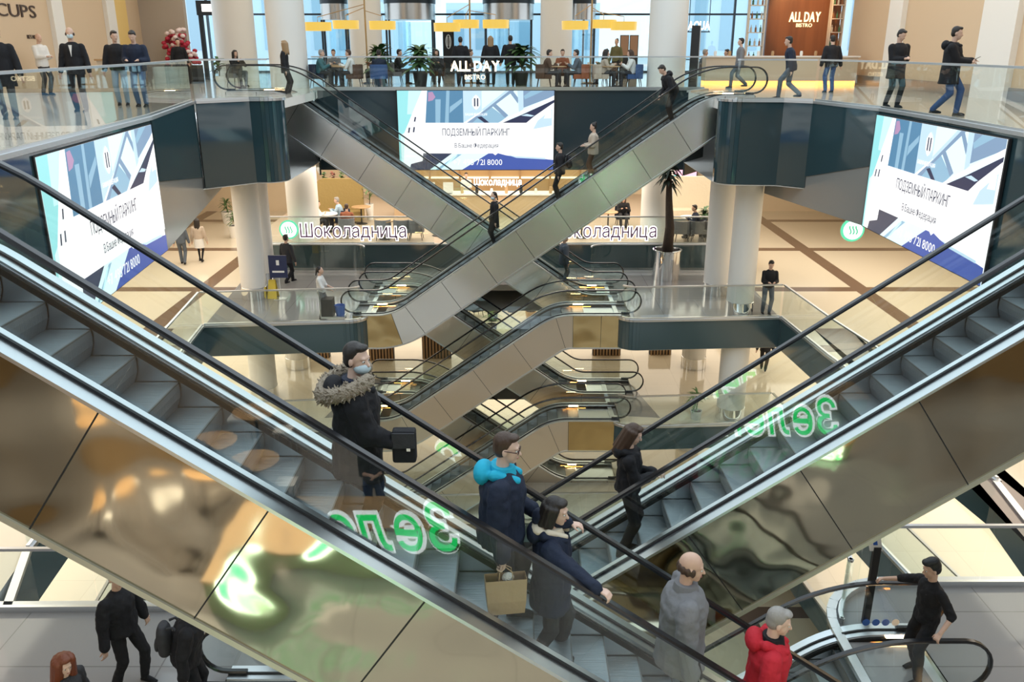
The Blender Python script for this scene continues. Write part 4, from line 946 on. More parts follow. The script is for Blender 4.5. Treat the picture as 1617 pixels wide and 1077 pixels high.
def table(x, y, z, label, group, r=.42, h=.74, topm=None, square=False):
    t = thing('cafe_table', label, 'table', (x, y, z), group); m = MB()
    if square: m.box(-r, r, -r, r, h - .04, h, topm or OAK)
    else: m.lathe([(r - .01, h - .035), (r, h - .02), (r - .005, h)], topm or OAK, 28)
    o = m.build('tabletop', smooth=30); o.parent = t
    m = MB(); m.lathe([(.03, 0), (.03, h - .035)], BLACK, 10); o = m.build('pedestal', smooth=30); o.parent = t
    m = MB(); m.lathe([(.24, 0), (.24, .015), (.04, .03)], BLACK, 20); o = m.build('base', smooth=30); o.parent = t
    return t
CUP = mat('white_china', (.82, .82, .80), .2)
def cup(x, y, z, label, group):
    m = MB(); m.lathe([(.028, 0), (.04, .03), (.042, .08), (.036, .08), (.03, .02)], CUP, 12, (x, y, z)); return tag(m.build('cup', smooth=40), label, 'cup', group)
SEAT = dict(hips=.50, feet=((.42, .1, 0), (.40, -.1, 0)), puff=.03, hem=-.02)
def diners(y, z, spec, where, gc, gt):
    """spec: px of the diner, facing, clothing ...; each sits on an armchair at a table"""
    for i, (px, face, top, hair, chc, desc) in enumerate(spec):
        x = (px - 808.5) / 1350 * (y * _c - (z + .9 - 1.42) * _s); yw = {'r': 0, 'l': 180, 'f': -90, 'b': 90}[face]
        person(desc, x, y, z, yw, 1.74, top=top, legs='char', hair=hair, hands=((.40, .12, .80), (.40, -.12, .78)), lean=10, **SEAT)
        dx, dy = {'r': (1, 0), 'l': (-1, 0), 'f': (0, -1), 'b': (0, 1)}[face]
        chair(x - dx * .06, y - dy * .06, z, yw, chc, '%s armchair %s' % (chc, desc_seat(desc)), gc)
        if i % 2 == 0 and face != 'b':
            table(x + dx * .82, y + dy * .82, z, 'small wooden table in front of the %s' % short(desc), gt, .36)
            cup(x + dx * .78, y + dy * .78 - .1, z + .74, 'white cup on the table of the %s' % short(desc), 'cups on the cafe tables')
def short(d): return ' '.join(d.replace('seated ', '').split()[:9])
def desc_seat(d): return 'under the ' + short(d)
diners(32.6, 0, [(503, 'r', 'teal', ('short', 'grey'), 'navy', 'seated guest in teal with grey hair, leftmost behind the long railing'),
                 (556, 'l', 'white', ('short', 'brown'), 'brown', 'seated guest in white shirt by the left thick column'),
                 (598, 'b', 'navy', ('short', 'dark'), 'blue', 'seated guest in navy with back to the railing, left half'),
                 (862, 'r', 'brown', ('short', 'dark'), 'brown', 'seated guest in brown right of the big plant'),
                 (915, 'l', 'slate', ('short', 'black'), 'rust', 'seated guest in slate grey opposite the brown one'),
                 (952, 'r', 'beige', ('long', 'dark'), 'beige', 'seated guest in beige with long hair near the yellow shades'),
                 (1000, 'l', 'white', ('long', 'brown'), 'blue', 'seated woman in white jumper on a blue armchair by the right column')], '', 'armchairs of the top floor cafe', 'tables of the top floor cafe')
diners(35.6, 0, [(528, 'f', 'grey', ('crop', 'brown'), 'blue', 'seated guest in grey second row left of the white-shirted one'),
                 (596, 'l', 'rust', ('short', 'brown'), 'brown', 'seated guest in rust second row behind the railing'),
                 (626, 'r', 'black', ('short', 'black'), 'grey', 'seated guest in black second row left of the plant'),
                 (690, 'f', 'char', ('long', 'dark'), 'brown', 'seated guest in charcoal second row right of the plant'),
                 (738, 'r', 'brown', ('short', 'brown'), 'navy', 'seated guest in brown second row above the ALL DAY letters'),
                 (888, 'f', 'rust', ('short', 'dark'), 'brown', 'seated guest in rust second row beside the middle column'),
                 (960, 'l', 'olive', ('bun', 'brown'), 'brown', 'seated guest in olive second row under the right lamp'),
                 (1108, 'r', 'slate', ('short', 'grey'), 'grey', 'seated guest in slate right of the thick right column'),
                 (1152, 'l', 'black', ('short', 'dark'), 'navy', 'seated guest in black right of the thick right column')], '', 'armchairs of the top floor cafe', 'tables of the top floor cafe')
for px, top, hair, H, lab in ((728, 'black', ('short', 'dark'), 1.75, 'left of the fur-hooded one'), (775, 'black', ('long', 'fair'), 1.78, 'with pale hood, above the DAY letters'), (806, 'black', ('short', 'dark'), 1.8, 'right of the fur-hooded one')):
    person('guest in black coat standing in the cafe, ' + lab, (px - 808.5) / 1350 * 32.4, 33.9, 0, 90, H, top=top, puff=.05, hem=-.2, hair=hair)
person('waiter in olive apron standing in the cafe near the framed pictures', (971 - 808.5) / 1350 * 37, 38.5, 0, -120, 1.72, top='olive', puff=.02, hair=('bun', 'brown'))
person('seated woman in black at a round table behind the left landing', -10.3, 33.5, 0, -40, 1.7, top='black', hair=('long', 'black'), hands=((.3, .1, .95), (.3, -.1, .9)), legs='char', **SEAT)
chair(-10.35, 33.55, 0, -40, 'grey', 'grey armchair under the woman in black behind the left landing', 'armchairs of the top floor cafe')
person('person in black by the red flowers', -13.0, 35.2, 0, -60, 1.7, top='black', puff=.04)
# lamps with yellow drum shades on gold posts
YEL = em('yellow_shade', (1, .66, .12), .55); BR = mat('brass_post', (.45, .30, .14), .35, .9)
for i, (pole, shades, lab) in enumerate(((577, ((502, 42), (546, 39), (604, 40)), 'left of the round doors'), (742, ((706, 43), (736, 38), (783, 38)), 'before the round doors'), (934, ((908, 40), (953, 38), (985, 41)), 'before the right thick column'))):
    y = 36.5; p = aty(pole, 40, y); t = thing('floor_lamp', 'tall brass lamp post with three yellow drum shades, ' + lab, 'lamp', (p.x, y, 0))
    MB().tube([(p.x, y, 0), (p.x, y, 3.4)], .035, BR).build('pole', t); MB().lathe([(.3, 0), (.3, .03)], BR, 20, (p.x, y, 0)).build('base', t)
    for q, (sx, sy) in enumerate(shades):
        dy = (-.5, .3, -.1)[q]; s_ = aty(sx, sy, y + dy)
        MB().lathe([(.52, -.16), (.53, .16)], YEL, 28, s_).build('lamp_shade', t, smooth=40)
        MB().tube([(p.x, y, 3.0 - .12 * q), (s_.x, y + dy, s_.z + .35), (s_.x, y + dy, s_.z + .12)], .014, BR).build('arm', t)
# revolving doors in the street front
for i, (px, lab) in enumerate(((532, 'leftmost, beside the thick column'), (650, 'left of the middle pair'), (803, 'right of the middle pair'), (918, 'rightmost, beside the middle column'))):
    x = (px - 808.5) / 1350 * 46.5; y = 49.0; r = 1.35 if i in (1, 2) else .7; t = thing('revolving_door', 'round glass door with steel drum in the street front, ' + lab, 'door', (x, y, 0))
    MB().lathe([(r, 2.75), (r, 3.55)], mat('drum_steel', (.5, .48, .46), .25, 1), 36, (x, y, 0)).build('drum', t, smooth=40)
    MB().lathe([(r + .03, 3.55), (r + .03, 5.0)], DK, 36, (x, y, 0)).build('canopy', t, smooth=40)
    for a in (25, 155, 205, 335): MB().box(x + r * math.cos(R(a)) - .05, x + r * math.cos(R(a)) + .05, y + r * math.sin(R(a)) - .05, y + r * math.sin(R(a)) + .05, 0, 2.75, DK).build('post', t)
    for a in (20, 140, 260): MB().obox((x + r / 2 * math.cos(R(a)), y + r / 2 * math.sin(R(a)), 1.35), (r / 2 * math.cos(R(a)), r / 2 * math.sin(R(a)), 0), (-.01 * math.sin(R(a)), .01 * math.cos(R(a)), 0), (0, 0, 1.3), GLT).build('door_leaf', t)
# bar with walnut back wall
struct(MB().box(10.35, 13.3, 37.0, 37.2, 0, 5, WAL), 'wall_bar')
sign('letter_sign', 'ALL DAY BISTRO letters on the walnut bar wall', 'ALL DAY', .52, GLW, ((11.85, 36.97, 2.55), (1, 0, 0), (0, 0, 1)), 1.25, .02, .01, sub=('BISTRO', .2, (0, 0, -.32)))
sp = bpy.data.lights.new('bar_spot', 'SPOT'); sp.energy = 420; sp.spot_size = R(50); sp.color = (1, .55, .22); sp.spot_blend = .4
so = bpy.data.objects.new('bar_spot', sp); C.objects.link(so); so.location = (11.6, 34.0, 4.4); so.rotation_euler = (R(62), 0, R(-3))
def shelf(x0, x1, y, z0, z1, label, n):
    t = thing('bottle_rack', label, 'shelf', ((x0 + x1) / 2, y, z0)); DKW = mat('pale_rack', (.72, .62, .50), .5)
    for xx in (x0, x1): MB().box(xx - .02, xx + .02, y - .15, y + .15, z0, z1, DKW).build('upright', t)
    for i in range(n): zz = z0 + (z1 - z0) * i / n; MB().box(x0, x1, y - .15, y + .15, zz, zz + .03, DKW).build('shelf_board', t)
    for i in range(n):
        for k in range(3):
            bx = x0 + (x1 - x0) * (k + .7) / 3.4; zz = z0 + (z1 - z0) * i / n + .03; m = MB()
            m.lathe([(.04, 0), (.04, .16), (.014, .2), (.014, .27)], mat('bottle_%d' % ((i + k) % 3), ((.25, .10, .03), (.05, .14, .06), (.55, .50, .42))[(i + k) % 3], .15), 10, (bx, y - .03, zz))
            tag(m.build('bottle', smooth=40), 'bottle on the pale rack ' + label.split('rack ')[1], 'bottle', 'bottles on the rack ' + label.split('rack ')[1])
shelf(9.55, 10.2, 36.9, 0.9, 4.5, 'tall pale bottle rack left of the walnut bar wall', 7)
shelf(12.75, 13.25, 36.6, 0.9, 4.5, 'tall pale bottle rack right of the walnut bar wall', 7)
t = thing('bar_counter', 'long bar counter with a glowing orange plinth in front of the walnut wall', 'counter', (10.2, 34.5, 0))
MB().box(7.4, 13.2, 34.3, 35.0, .16, 1.02, mat('counter_front', (.62, .52, .40), .4)).build('front', t); MB().box(7.35, 13.25, 34.22, 35.05, 1.02, 1.07, WHITE).build('worktop', t)
MB().box(7.4, 13.2, 34.36, 34.95, 0, .16, em('orange_plinth', (1, .42, .10), 2.2)).build('plinth_light', t)
for i in range(9):
    x = 7.8 + i * .55; m = MB(); m.lathe([(.05, 0), (.06, .1), (.045, .18)], (CUP, OAK, mat('copper', (.6, .3, .15), .3, 1))[i % 3], 12, (x, 34.6, 1.07)); tag(m.build('jar', smooth=40), 'small jar on the bar counter worktop', 'jar', 'jars on the bar counter')
t = thing('totem_display', 'narrow black upright display beside the thick right column', 'display', (6.35, 31.6, 0))
MB().box(6.22, 6.5, 31.4, 31.5, 0, 2.1, BLACK).build('panel', t); MB().box(6.5, 6.53, 31.4, 31.5, 0, 2.1, STEELL).build('edge_strip', t); MB().box(6.1, 6.6, 31.2, 31.7, 0, .03, DK).build('base', t)
sign('neon_sign', 'AQUA letters shining before the blue windows', 'AQUA', .55, WL, (aty(1104, 40, 44), (1, 0, 0), (0, 0, 1)), 1.05, .02, .01)
p = aty(1104, 40, 44.1); MB().box(p.x - .55, p.x + .55, p.y, p.y + .04, p.z - .32, p.z - .27, DK).box(p.x - .5, p.x - .47, p.y, p.y + .03, p.z - .3, 5, DK).box(p.x + .47, p.x + .5, p.y, p.y + .03, p.z - .3, 5, DK).build('hanger', [o for o in C.objects if o.get('label', '').startswith('AQUA')][0])
for px, lab in ((986, 'left'), (1001, 'right')):
    p = aty(px, 72, 41); t = thing('picture_frame', 'framed poster standing by the thick right column, %s one' % lab, 'picture', p)
    MB().box(p.x - .2, p.x + .2, p.y, p.y + .04, 0, p.z + .45, BLACK).build('frame', t); MB().box(p.x - .17, p.x + .17, p.y - .01, p.y, p.z - .42, p.z + .42, mat('poster_brown', (.35, .2, .12), .5)).build('print', t)
p = aty(708, 60, 48.5); t = thing('poster_stand', 'black poster with a white emblem between the round doors', 'poster', (p.x, p.y, 0))
MB().box(p.x - .3, p.x + .3, p.y, p.y + .05, 0, 2.3, BLACK).build('panel', t); MB().tube([(p.x + .13 * math.cos(2 * PI * i / 12), p.y - .02, 1.65 + .35 * math.sin(2 * PI * i / 12)) for i in range(13)], .03, MATS['white_china'], 6).build('emblem_ring', t)
for dx in (-.05, .05): MB().box(p.x + dx - .02, p.x + dx + .02, p.y - .03, p.y, 1.42, 1.9, MATS['white_china']).build('emblem_bar', t)
# ------------------------------------------------------------------ plants
LEAF = mat('leaf_green', (.05, .12, .035), .5); LEAF2 = mat('palm_green', (.10, .20, .06), .5); SOIL = mat('potting_soil', (.03, .02, .015), .9); BARK = mat('brown_bark', (.06, .04, .028), .9, bump=(20, .6, 3, .05))
def leaf(mb, base, d, ln, wd, m, droop=.5):
    d = Vector(d).normalized(); s = d.cross(Vector((0, 0, 1)))
    s = (s if s.length > .05 else Vector((1, 0, 0))).normalized(); pts = []
    for i in range(5):
        q = i / 4; c = base + d * ln * q + Vector((0, 0, -droop * ln * q * q)); w_ = wd * math.sin(PI * (.12 + .86 * q)); pts.append((c - s * w_, c + s * w_))
    vs = [p for pr in pts for p in pr]; vs2 = [v + Vector((0, 0, -.004)) for v in vs]
    mb.add(vs + vs2, [(2 * i, 2 * i + 1, 2 * i + 3, 2 * i + 2) for i in range(4)] + [(10 + 2 * i, 12 + 2 * i, 13 + 2 * i, 11 + 2 * i) for i in range(4)], m)
def plant(x, y, z, label, hp=.35, rp=.2, h=1.0, n=26, ln=.5, wd=.05, pm=None, lm=None, seed=1, droop=.5, name='potted_plant', group=None, stem=True):
    t = thing(name, label, 'plant', (x, y, z), group); rnd = random.Random(seed)
    MB().lathe([(rp * .75, 0), (rp, hp), (rp * .9, hp), (rp * .85, hp - .05)], pm or WHITE, 20, (x, y, z)).build('pot', t, smooth=40); MB().lathe([(rp * .86, hp - .06), (rp * .86, hp - .045)], SOIL, 16, (x, y, z)).build('soil', t)
    if stem: MB().tube([(x, y, z + hp - .06), (x + .03, y, z + h * .55), (x, y + .02, z + h * .8)], .02, BARK, 6, .01).build('stem', t)
    mb = MB()
    for i in range(n):
        a = rnd.uniform(0, 2 * PI); e = rnd.uniform(.1, 1.1); b = Vector((x, y, z + hp + (h - hp) * rnd.uniform(.15, .8))); leaf(mb, b, (math.cos(a) * math.cos(e), math.sin(a) * math.cos(e), math.sin(e)), ln * rnd.uniform(.6, 1.1), wd, lm or LEAF, droop)
    mb.build('foliage', t, smooth=True); return t
plant(-5.1, 34.6, 0, 'dark leafy plant left of centre behind the long railing', .5, .28, 1.5, 95, .85, .11, BLACK, seed=3)
plant(.35, 34.0, 0, 'bushy green plant in the cafe, right of the ALL DAY letters', .5, .28, 1.5, 95, .85, .11, BLACK, seed=4)
plant(-3.4, 33.2, 0, 'bushy green plant in the cafe above the left end of the screen', .5, .28, 1.5, 95, .85, .11, BLACK, seed=5)
plant(-10.6, 32.4, 0, 'small green plant on the floor by the woman in black, top left', .4, .2, 1.15, 40, .4, .06, WHITE, seed=6)
# red and white flowers at the upper left
t = thing('flower_stand', 'stand heaped with red and white flowers at the upper left', 'flowers', (-13.2, 36.2, 0)); rnd = random.Random(5)
MB().box(-13.9, -12.6, 35.9, 36.6, 0, .7, BLACK).build('stand', t)
for c, k in (((.45, .02, .05), 70), ((.85, .70, .68), 40)):
    mb = MB(); fm = mat('petal_%d' % k, c, .6)
    for i in range(k):
        a = rnd.random(); mb.ell((-13.85 + 1.3 * rnd.random() * (1 - a * .4), 36.2 + rnd.uniform(-.35, .3), .75 + a * (1.1 if k == 70 else 1.35)), (.10, .10, .08), fm, None, 7, 5)
    mb.build('blossoms', t, smooth=True)
p = Vector((-12.9, 40, 0)); t = thing('kiosk_doorway', 'black framed doorway with lit lettering over it at the upper left', 'doorway', p)
for dx in (-.75, .75): MB().box(p.x + dx - .08, p.x + dx + .08, 40, 40.2, 0, 3.3, BLACK).build('jamb', t)
MB().box(p.x - .85, p.x + .85, 39.9, 40.2, 2.7, 3.3, BLACK).build('lintel', t); text_mb('BREAD', .32, WL, .01, .008, frame=((p.x, 39.88, 3.0), (1, 0, 0), (0, 0, 1))).build('lettering', t) if False else MB().box(p.x - .6, p.x + .6, 39.88, 39.9, 2.85, 3.15, WL).build('light_box', t)
# desk and counter at the top left
t = thing('service_counter', 'small pale counter in front of the bald man in white', 'counter', (-12.9, 29.8, 0))
MB().box(-13.4, -12.2, 29.0, 29.5, 0, .98, mat('counter_front', (.62, .52, .40), .4)).build('front', t); MB().box(-13.45, -12.15, 28.95, 29.55, .98, 1.03, OAK).build('worktop', t)
plant(-14.3, 24.6, 0, 'trailing green plant on a tall white stand below the CUPS letters', 1.85, .22, 2.3, 50, .4, .05, WHITE, seed=9, droop=1.2, stem=False)
# ------------------------------------------------------------------ chocolate café, second floor
CZ2 = L2 + .88
struct(MB().box(-10.2, 9.2, 31.9, 43.7, L2, CZ2, mat('cafe_floor', (.52, .42, .32), .3), ), 'floor_cafe')
struct(MB().box(-10.2, 9.2, 31.84, 31.9, L2, CZ2 + .02, DARKG2).box(-10.2, 9.2, 31.80, 31.94, CZ2 + .02, CZ2 + .07, STEELL), 'trim_19')
railing('glass railing of the chocolate cafe, left part with letters', [(-10.1, 31.9), (-2.9, 31.9)], CZ2)
railing('glass railing of the chocolate cafe, right part with letters', [(1.9, 31.9), (9.1, 31.9)], CZ2)
def cafe2(spec):
    for px, y, face, top, hair, chc, desc in spec:
        x = (px - 808.5) / 1350 * (y * _c + 5.5 * _s); yw = {'r': 0, 'l': 180, 'f': -90, 'b': 90}[face]
        person(desc, x, y, CZ2, yw, 1.74, top=top, legs='char', hair=hair, hands=((.40, .12, .80), (.40, -.12, .78)), lean=12, **SEAT)
        dx, dy = {'r': (1, 0), 'l': (-1, 0), 'f': (0, -1), 'b': (0, 1)}[face]
        chair(x - dx * .06, y - dy * .06, CZ2, yw, chc, '%s armchair under the %s' % (chc, short(desc)), 'armchairs of the chocolate cafe')
cafe2([(494, 34.2, 'r', 'white', ('short', 'brown'), 'navy', 'seated man in white shirt at the left of the chocolate cafe'), (536, 35.0, 'l', 'lblue', ('crop', 'grey'), 'navy', 'seated man in pale blue shirt before the gold sofa'),
       (545, 33.3, 'b', 'rust', ('short', 'brown'), 'grey', 'seated guest in rust with back to the chocolate cafe railing'), (985, 35.6, 'f', 'black', ('long', 'brown'), 'navy', 'seated woman in black at the right of the chocolate cafe'), (1104, 33.2, 'l', 'navy', ('short', 'dark'), 'navy', 'seated guest in navy low behind the right railing')])
for px, y, lab in ((515, 34.4, 'between the men in white and pale blue'), (568, 36.0, 'with a tall plant on it, left'), (962, 34.8, 'beside the woman in black'), (1092, 33.7, 'with a white top, right'), (690, 33.6, 'left of the middle'), (605, 33.0, 'behind the left letters'), (920, 33.2, 'behind the right letters')):
    x = (px - 808.5) / 1350 * (y * _c + 5.5 * _s); table(x, y, CZ2, 'wooden table in the chocolate cafe, ' + lab, 'tables of the chocolate cafe', .4, topm=WHITE if 'white' in lab else OAK)
for px, lab in ((602, 'left'), (632, 'middle'), (655, 'right')):
    x = (px - 808.5) / 1350 * (32.8 * _c + 5.5 * _s); chair(x, 32.9, CZ2, 90, 'grey', 'pale empty armchair behind the left chocolate cafe letters, ' + lab, 'empty armchairs behind the letters')
for px, lab in ((1078, 'left'), (1103, 'middle'), (1126, 'right')):
    x = (px - 808.5) / 1350 * (32.8 * _c + 5.5 * _s); chair(x, 32.7, CZ2, 90, 'grey', 'pale empty armchair behind the right chocolate cafe letters, ' + lab, 'empty armchairs behind the letters')
def sofa(px, y, w_, label, m_):
    x = (px - 808.5) / 1350 * (y * _c + 5.3 * _s); t = thing('sofa', label, 'sofa', (x, y, CZ2))
    m = MB(); m.box(x - w_, x + w_, y - .4, y + .3, CZ2 + .1, CZ2 + .46, m_); o = m.build('seat', t); m = MB(); k = 12
    m.slab([(x - w_, y + .3, CZ2 + .1), (x + w_, y + .3, CZ2 + .1)] + [(x + w_ - .35 + .35 * math.cos(R(a)), y + .3, CZ2 + 1.45 + .35 * math.sin(R(a))) for a in range(0, 91, 15)] + [(x - w_ + .35 + .35 * math.cos(R(a)), y + .3, CZ2 + 1.45 + .35 * math.sin(R(a))) for a in range(90, 181, 15)], (0, 1, 0), .22, m_); m.build('backrest', t)
MUS = cloth('mustard', (.36, .26, .10))
sofa(532, 36.4, 1.0, 'rounded mustard sofa with plants behind it in the chocolate cafe', MUS); sofa(474, 36.6, .36, 'narrow mustard sofa beside the left thick column', MUS); sofa(1100, 37.0, 1.5, 'cream sofa with a tall end at the right of the chocolate cafe', cloth('cream', CL['cream']))
for i, px in enumerate((508, 522, 536, 550)):
    x = (px - 808.5) / 1350 * (37.0 * _c + 4.5 * _s); plant(x, 37.2, CZ2, 'red and green leafy plant behind the mustard sofa, number %s from the left' % ('one', 'two', 'three', 'four')[i], 1.3, .16, 2.15, 34, .24, .06, OAK, mat('red_leaf', (.28, .07, .04), .5) if i % 2 else LEAF2, seed=20 + i, group='plants behind the mustard sofa')
x = (580 - 808.5) / 1350 * (37 * _c + 4.5 * _s); plant(x, 36.9, CZ2, 'spiky pale-green plant in a white pot right of the mustard sofa', .7, .18, 1.7, 24, .8, .04, WHITE, LEAF2, seed=31)
for x, y, lab in ((8.2, 38.6, 'near the pink and teal screen'), (7.6, 33.4, 'at the right end of the cafe railing')):
    plant(x, y, CZ2, 'dark green bush in the chocolate cafe ' + lab, .35, .25, 1.3, 60, .5, .06, BLACK, LEAF, seed=int(x * 10))
p = (6.9, 43.4); t = thing('wall_screen', 'bright turquoise and pink screen at the back of the chocolate cafe', 'screen', (p[0], p[1], CZ2))
x = (1090 - 808.5) / 1350 * (42 * _c + 4.6 * _s); z = aty(1090, 282, 43.4).z
MB().box(x - .75, x + .75, 43.45, 43.55, z - .45, z + .55, BLACK).build('casing', t); MB().box(x - .7, x + .7, 43.44, 43.45, z - .4, z + .5, em('pink', (.85, .45, .55), 1.2)).slab([(x - .7, 43.438, z - .4), (x + .2, 43.438, z - .35), (x + .55, 43.438, z - .1), (x + .2, 43.438, z + .1), (x - .7, 43.438, z + .2)], (0, 1, 0), .002, em('turquoise', (.1, .85, .85), 1.3)).build('display', t)
# the bright bar in the middle of the café
t = thing('display_counter', 'long bright cafe bar counter under the central screen', 'counter', (-1.2, 38.5, CZ2))
MB().box(-5.2, 3.0, 37.6, 38.4, CZ2, CZ2 + .95, mat('bar_front', (.62, .45, .28), .4)).build('front', t); MB().box(-5.3, 3.1, 37.5, 38.5, CZ2 + .95, CZ2 + 1.0, WHITE).build('worktop', t)
t = thing('back_shelving', 'lit golden shelving behind the cafe bar', 'shelf', (-1.2, 43, CZ2))
MB().box(-5.6, 3.4, 43.3, 43.6, CZ2, -2.7, em('gold_wall', (1, .58, .24), .28)).build('back_panel', t)
for i in range(4): z = CZ2 + .9 + .5 * i; MB().box(-5.6, 3.4, 42.95, 43.3, z, z + .05, em('shelf_strip', (1, .82, .5), 1.3)).build('shelf_board', t)
for i in range(7): x = -5.6 + 1.5 * i; MB().box(x - .05, x + .05, 42.9, 43.3, CZ2, -2.7, OAK).build('upright', t)
sign('letter_sign', 'small white Шоколадница letters over the cafe bar', 'Шоколадница', .42, WL, (aty(786, 287, 38.0), (1, 0, 0), (0, 0, 1)), 2.1, .02, .008)
rnd = random.Random(11)
for i in range(46):
    x = -5.3 + 8.3 * ((i % 23) + .5) / 23; z = CZ2 + .95 + .5 * (1 + i // 23); c = rnd.choice([(.5, .2, .06), (.1, .2, .1), (.7, .6, .45), (.5, .06, .05)])
    tag(MB().lathe([(.05, 0), (.05, .2), (.018, .26), (.018, .34)], mat('bottle_tone_%d' % int(c[0] * 100), c, .2), 8, (x, 43.1, z)).build('bottle', smooth=40), 'bottle on the lit golden shelving behind the cafe bar', 'bottle', 'bottles on the golden shelving')
for i in range(12):
    x = -4.8 + .65 * i; tag(MB().lathe([(.06, 0), (.075, .1), (.05, .22 + .08 * (i % 3))], (CUP, OAK, BLACK)[i % 3], 10, (x, 37.8, CZ2 + 1.0)).build('jar', smooth=40), 'jar or cup on the bright cafe bar counter', 'jar', 'jars on the cafe bar')
for px, y, top, lab in ((660, 39.2, 'black', 'left behind the cafe bar'), (736, 39.3, 'white', 'right behind the cafe bar')):
    x = (px - 808.5) / 1350 * (y * _c + 5.4 * _s); person('barista in %s %s' % (top, lab), x, y, CZ2, -90, 1.7, top=top, puff=.02, hands=((.3, .1, 1.1), (.3, -.1, 1.1)))
for x, lab in ((-3.6, 'left'), (-2.8, 'right')):
    t = thing('menu_stand', 'white upright menu board on the cafe bar, %s one' % lab, 'menu', (x, 37.7, CZ2 + 1)); MB().box(x - .22, x + .22, 37.68, 37.72, CZ2 + 1, CZ2 + 1.5, CUP).build('board', t); MB().box(x - .15, x + .15, 37.62, 37.8, CZ2 + 1, CZ2 + 1.02, BLACK).build('foot', t)
# ------------------------------------------------------------------ second floor odds and ends
p = atz(1051, 440, L2); t = thing('potted_tree', 'bare trunked tree in a chrome cylinder pot on the right platform', 'tree', (p.x, p.y, L2))
MB().lathe([(.50, 0), (.50, 1.05), (.53, 1.07), (.53, 1.1), (.45, 1.1), (.44, .95)], CHROME, 32, p).build('pot', t, smooth=40); MB().lathe([(.44, .96), (.44, .97)], SOIL, 20, p).build('soil', t)
MB().tube([p + Vector((0, 0, .9)), p + Vector((.04, 0, 1.9)), p + Vector((-.05, 0, 2.9)), p + Vector((-.1, 0, 3.9))], .2, BARK, 10, .08).build('trunk', t, smooth=True)
mb = MB(); rnd = random.Random(2)
for i in range(70): a = rnd.uniform(0, 6.28); e = rnd.uniform(-.3, 1.2); leaf(mb, p + Vector((-.1, 0, 3.8 + rnd.uniform(-.4, .3))), (math.cos(a) * math.cos(e), math.sin(a) * math.cos(e), math.sin(e)), rnd.uniform(.35, .62), .06, mat('dark_leaf', (.02, .03, .015), .6), .8)
mb.build('crown', t, smooth=True)
# cleaning trolley
p = atz(531, 506, L2); t = thing('cleaning_trolley', 'cleaning trolley with black bin and blue bucket pushed by the cleaner', 'trolley', p)
MB().box(p.x - .42, p.x + .30, p.y - .22, p.y + .22, .12 + L2, .18 + L2, STEEL).build('base', t)
m = MB().box(p.x - .40, p.x - .05, p.y - .2, p.y + .2, .18 + L2, .72 + L2, BLACK); o = m.build('bin', t)
m = MB().lathe([(.13, 0), (.17, .32), (.15, .32), (.12, .03)], mat('blue_plastic', (.03, .12, .45), .4), 16, (p.x + .14, p.y, .18 + L2)); m.build('bucket', t, smooth=40)
MB().tube([(p.x - .42, p.y - .2, .18 + L2), (p.x - .44, p.y - .2, 1.0 + L2), (p.x - .44, p.y + .2, 1.0 + L2), (p.x - .42, p.y + .2, .18 + L2)], .016, STEEL).build('handle', t)
for sx in (-.36, .24):
    for sy in (-.18, .18): MB().lathe([(.05, -.02), (.05, .02)], BLACK, 10, (p.x + sx, p.y + sy, L2 + .055)).build('wheel', t)
p = atz(432, 470, L2); t = thing('wet_floor_sign', 'yellow folding floor warning sign beside the left columns', 'floor sign', p); Y_ = mat('yellow_plastic', (.75, .55, .06), .5)
for sg in (1, -1): MB().slab([p + Vector((-.16, sg * .16, 0)), p + Vector((.16, sg * .16, 0)), p + Vector((.11, sg * .02, .62)), p + Vector((-.11, sg * .02, .62))], (0, sg, .2), .015, Y_).build('panel', t)
p = aty(439, 421, 27.6); t = thing('notice_board', 'small navy notice board with a white mark beside the left columns', 'sign', (p.x, p.y, L2))
MB().box(p.x - .3, p.x + .3, p.y - .02, p.y + .02, p.z - .38, p.z + .38, mat('navy_board', (.02, .03, .09), .4)).build('board', t); MB().box(p.x - .02, p.x + .02, p.y, p.y + .03, L2, p.z - .3, STEEL).build('post', t); MB().box(p.x - .2, p.x + .2, p.y - .15, p.y + .15, L2, L2 + .02, STEEL).build('base', t)
MB().box(p.x - .05, p.x + .05, p.y - .025, p.y - .02, p.z + .05, p.z + .22, CUP).build('emblem', t); MB().box(p.x - .2, p.x + .2, p.y - .025, p.y - .02, p.z - .2, p.z - .14, CUP).build('text_bar', t)
# planters on the left cream floor
for px, py, lab in ((372, 345, 'nearer'), (360, 322, 'further')):
    p = atz(px, py + 30, L2); plant(p.x, p.y, L2, 'grassy plant in a pale pot by the left cafe edge, %s one' % lab, .55, .28, 1.2, 40, .55, .03, WHITE, LEAF2, seed=px)
# ------------------------------------------------------------------ first floor: slatted wood benches, plants, armchairs
SL = wood('slat_wood', (.40, .24, .12), (.55, .36, .2), 4)
def slats(px0, px1, py, h, lab):
    a, b = atz(px0, py, L1), atz(px1, py, L1); t = thing('slatted_planter', 'slatted wooden screen on the first floor, ' + lab, 'screen', ((a.x + b.x) / 2, a.y, L1)); n = max(4, int((b.x - a.x) / .12))
    MB().box(a.x, b.x, a.y + .05, a.y + .3, L1, L1 + h, BLACK).build('box', t)
    for i in range(n): x = a.x + (b.x - a.x) * (i + .5) / n; MB().box(x - .035, x + .035, a.y, a.y + .05, L1, L1 + h, SL).build('slat', t)
slats(583, 622, 570, .95, 'left of the loops under the gold panel'); slats(667, 712, 567, 1.1, 'under the bright escalator'); slats(936, 980, 562, 1.0, 'right of the loops under the tan panel'); slats(1026, 1060, 561, .6, 'left of the column under the right platform'); slats(480, 520, 566, .6, 'under the left platform')
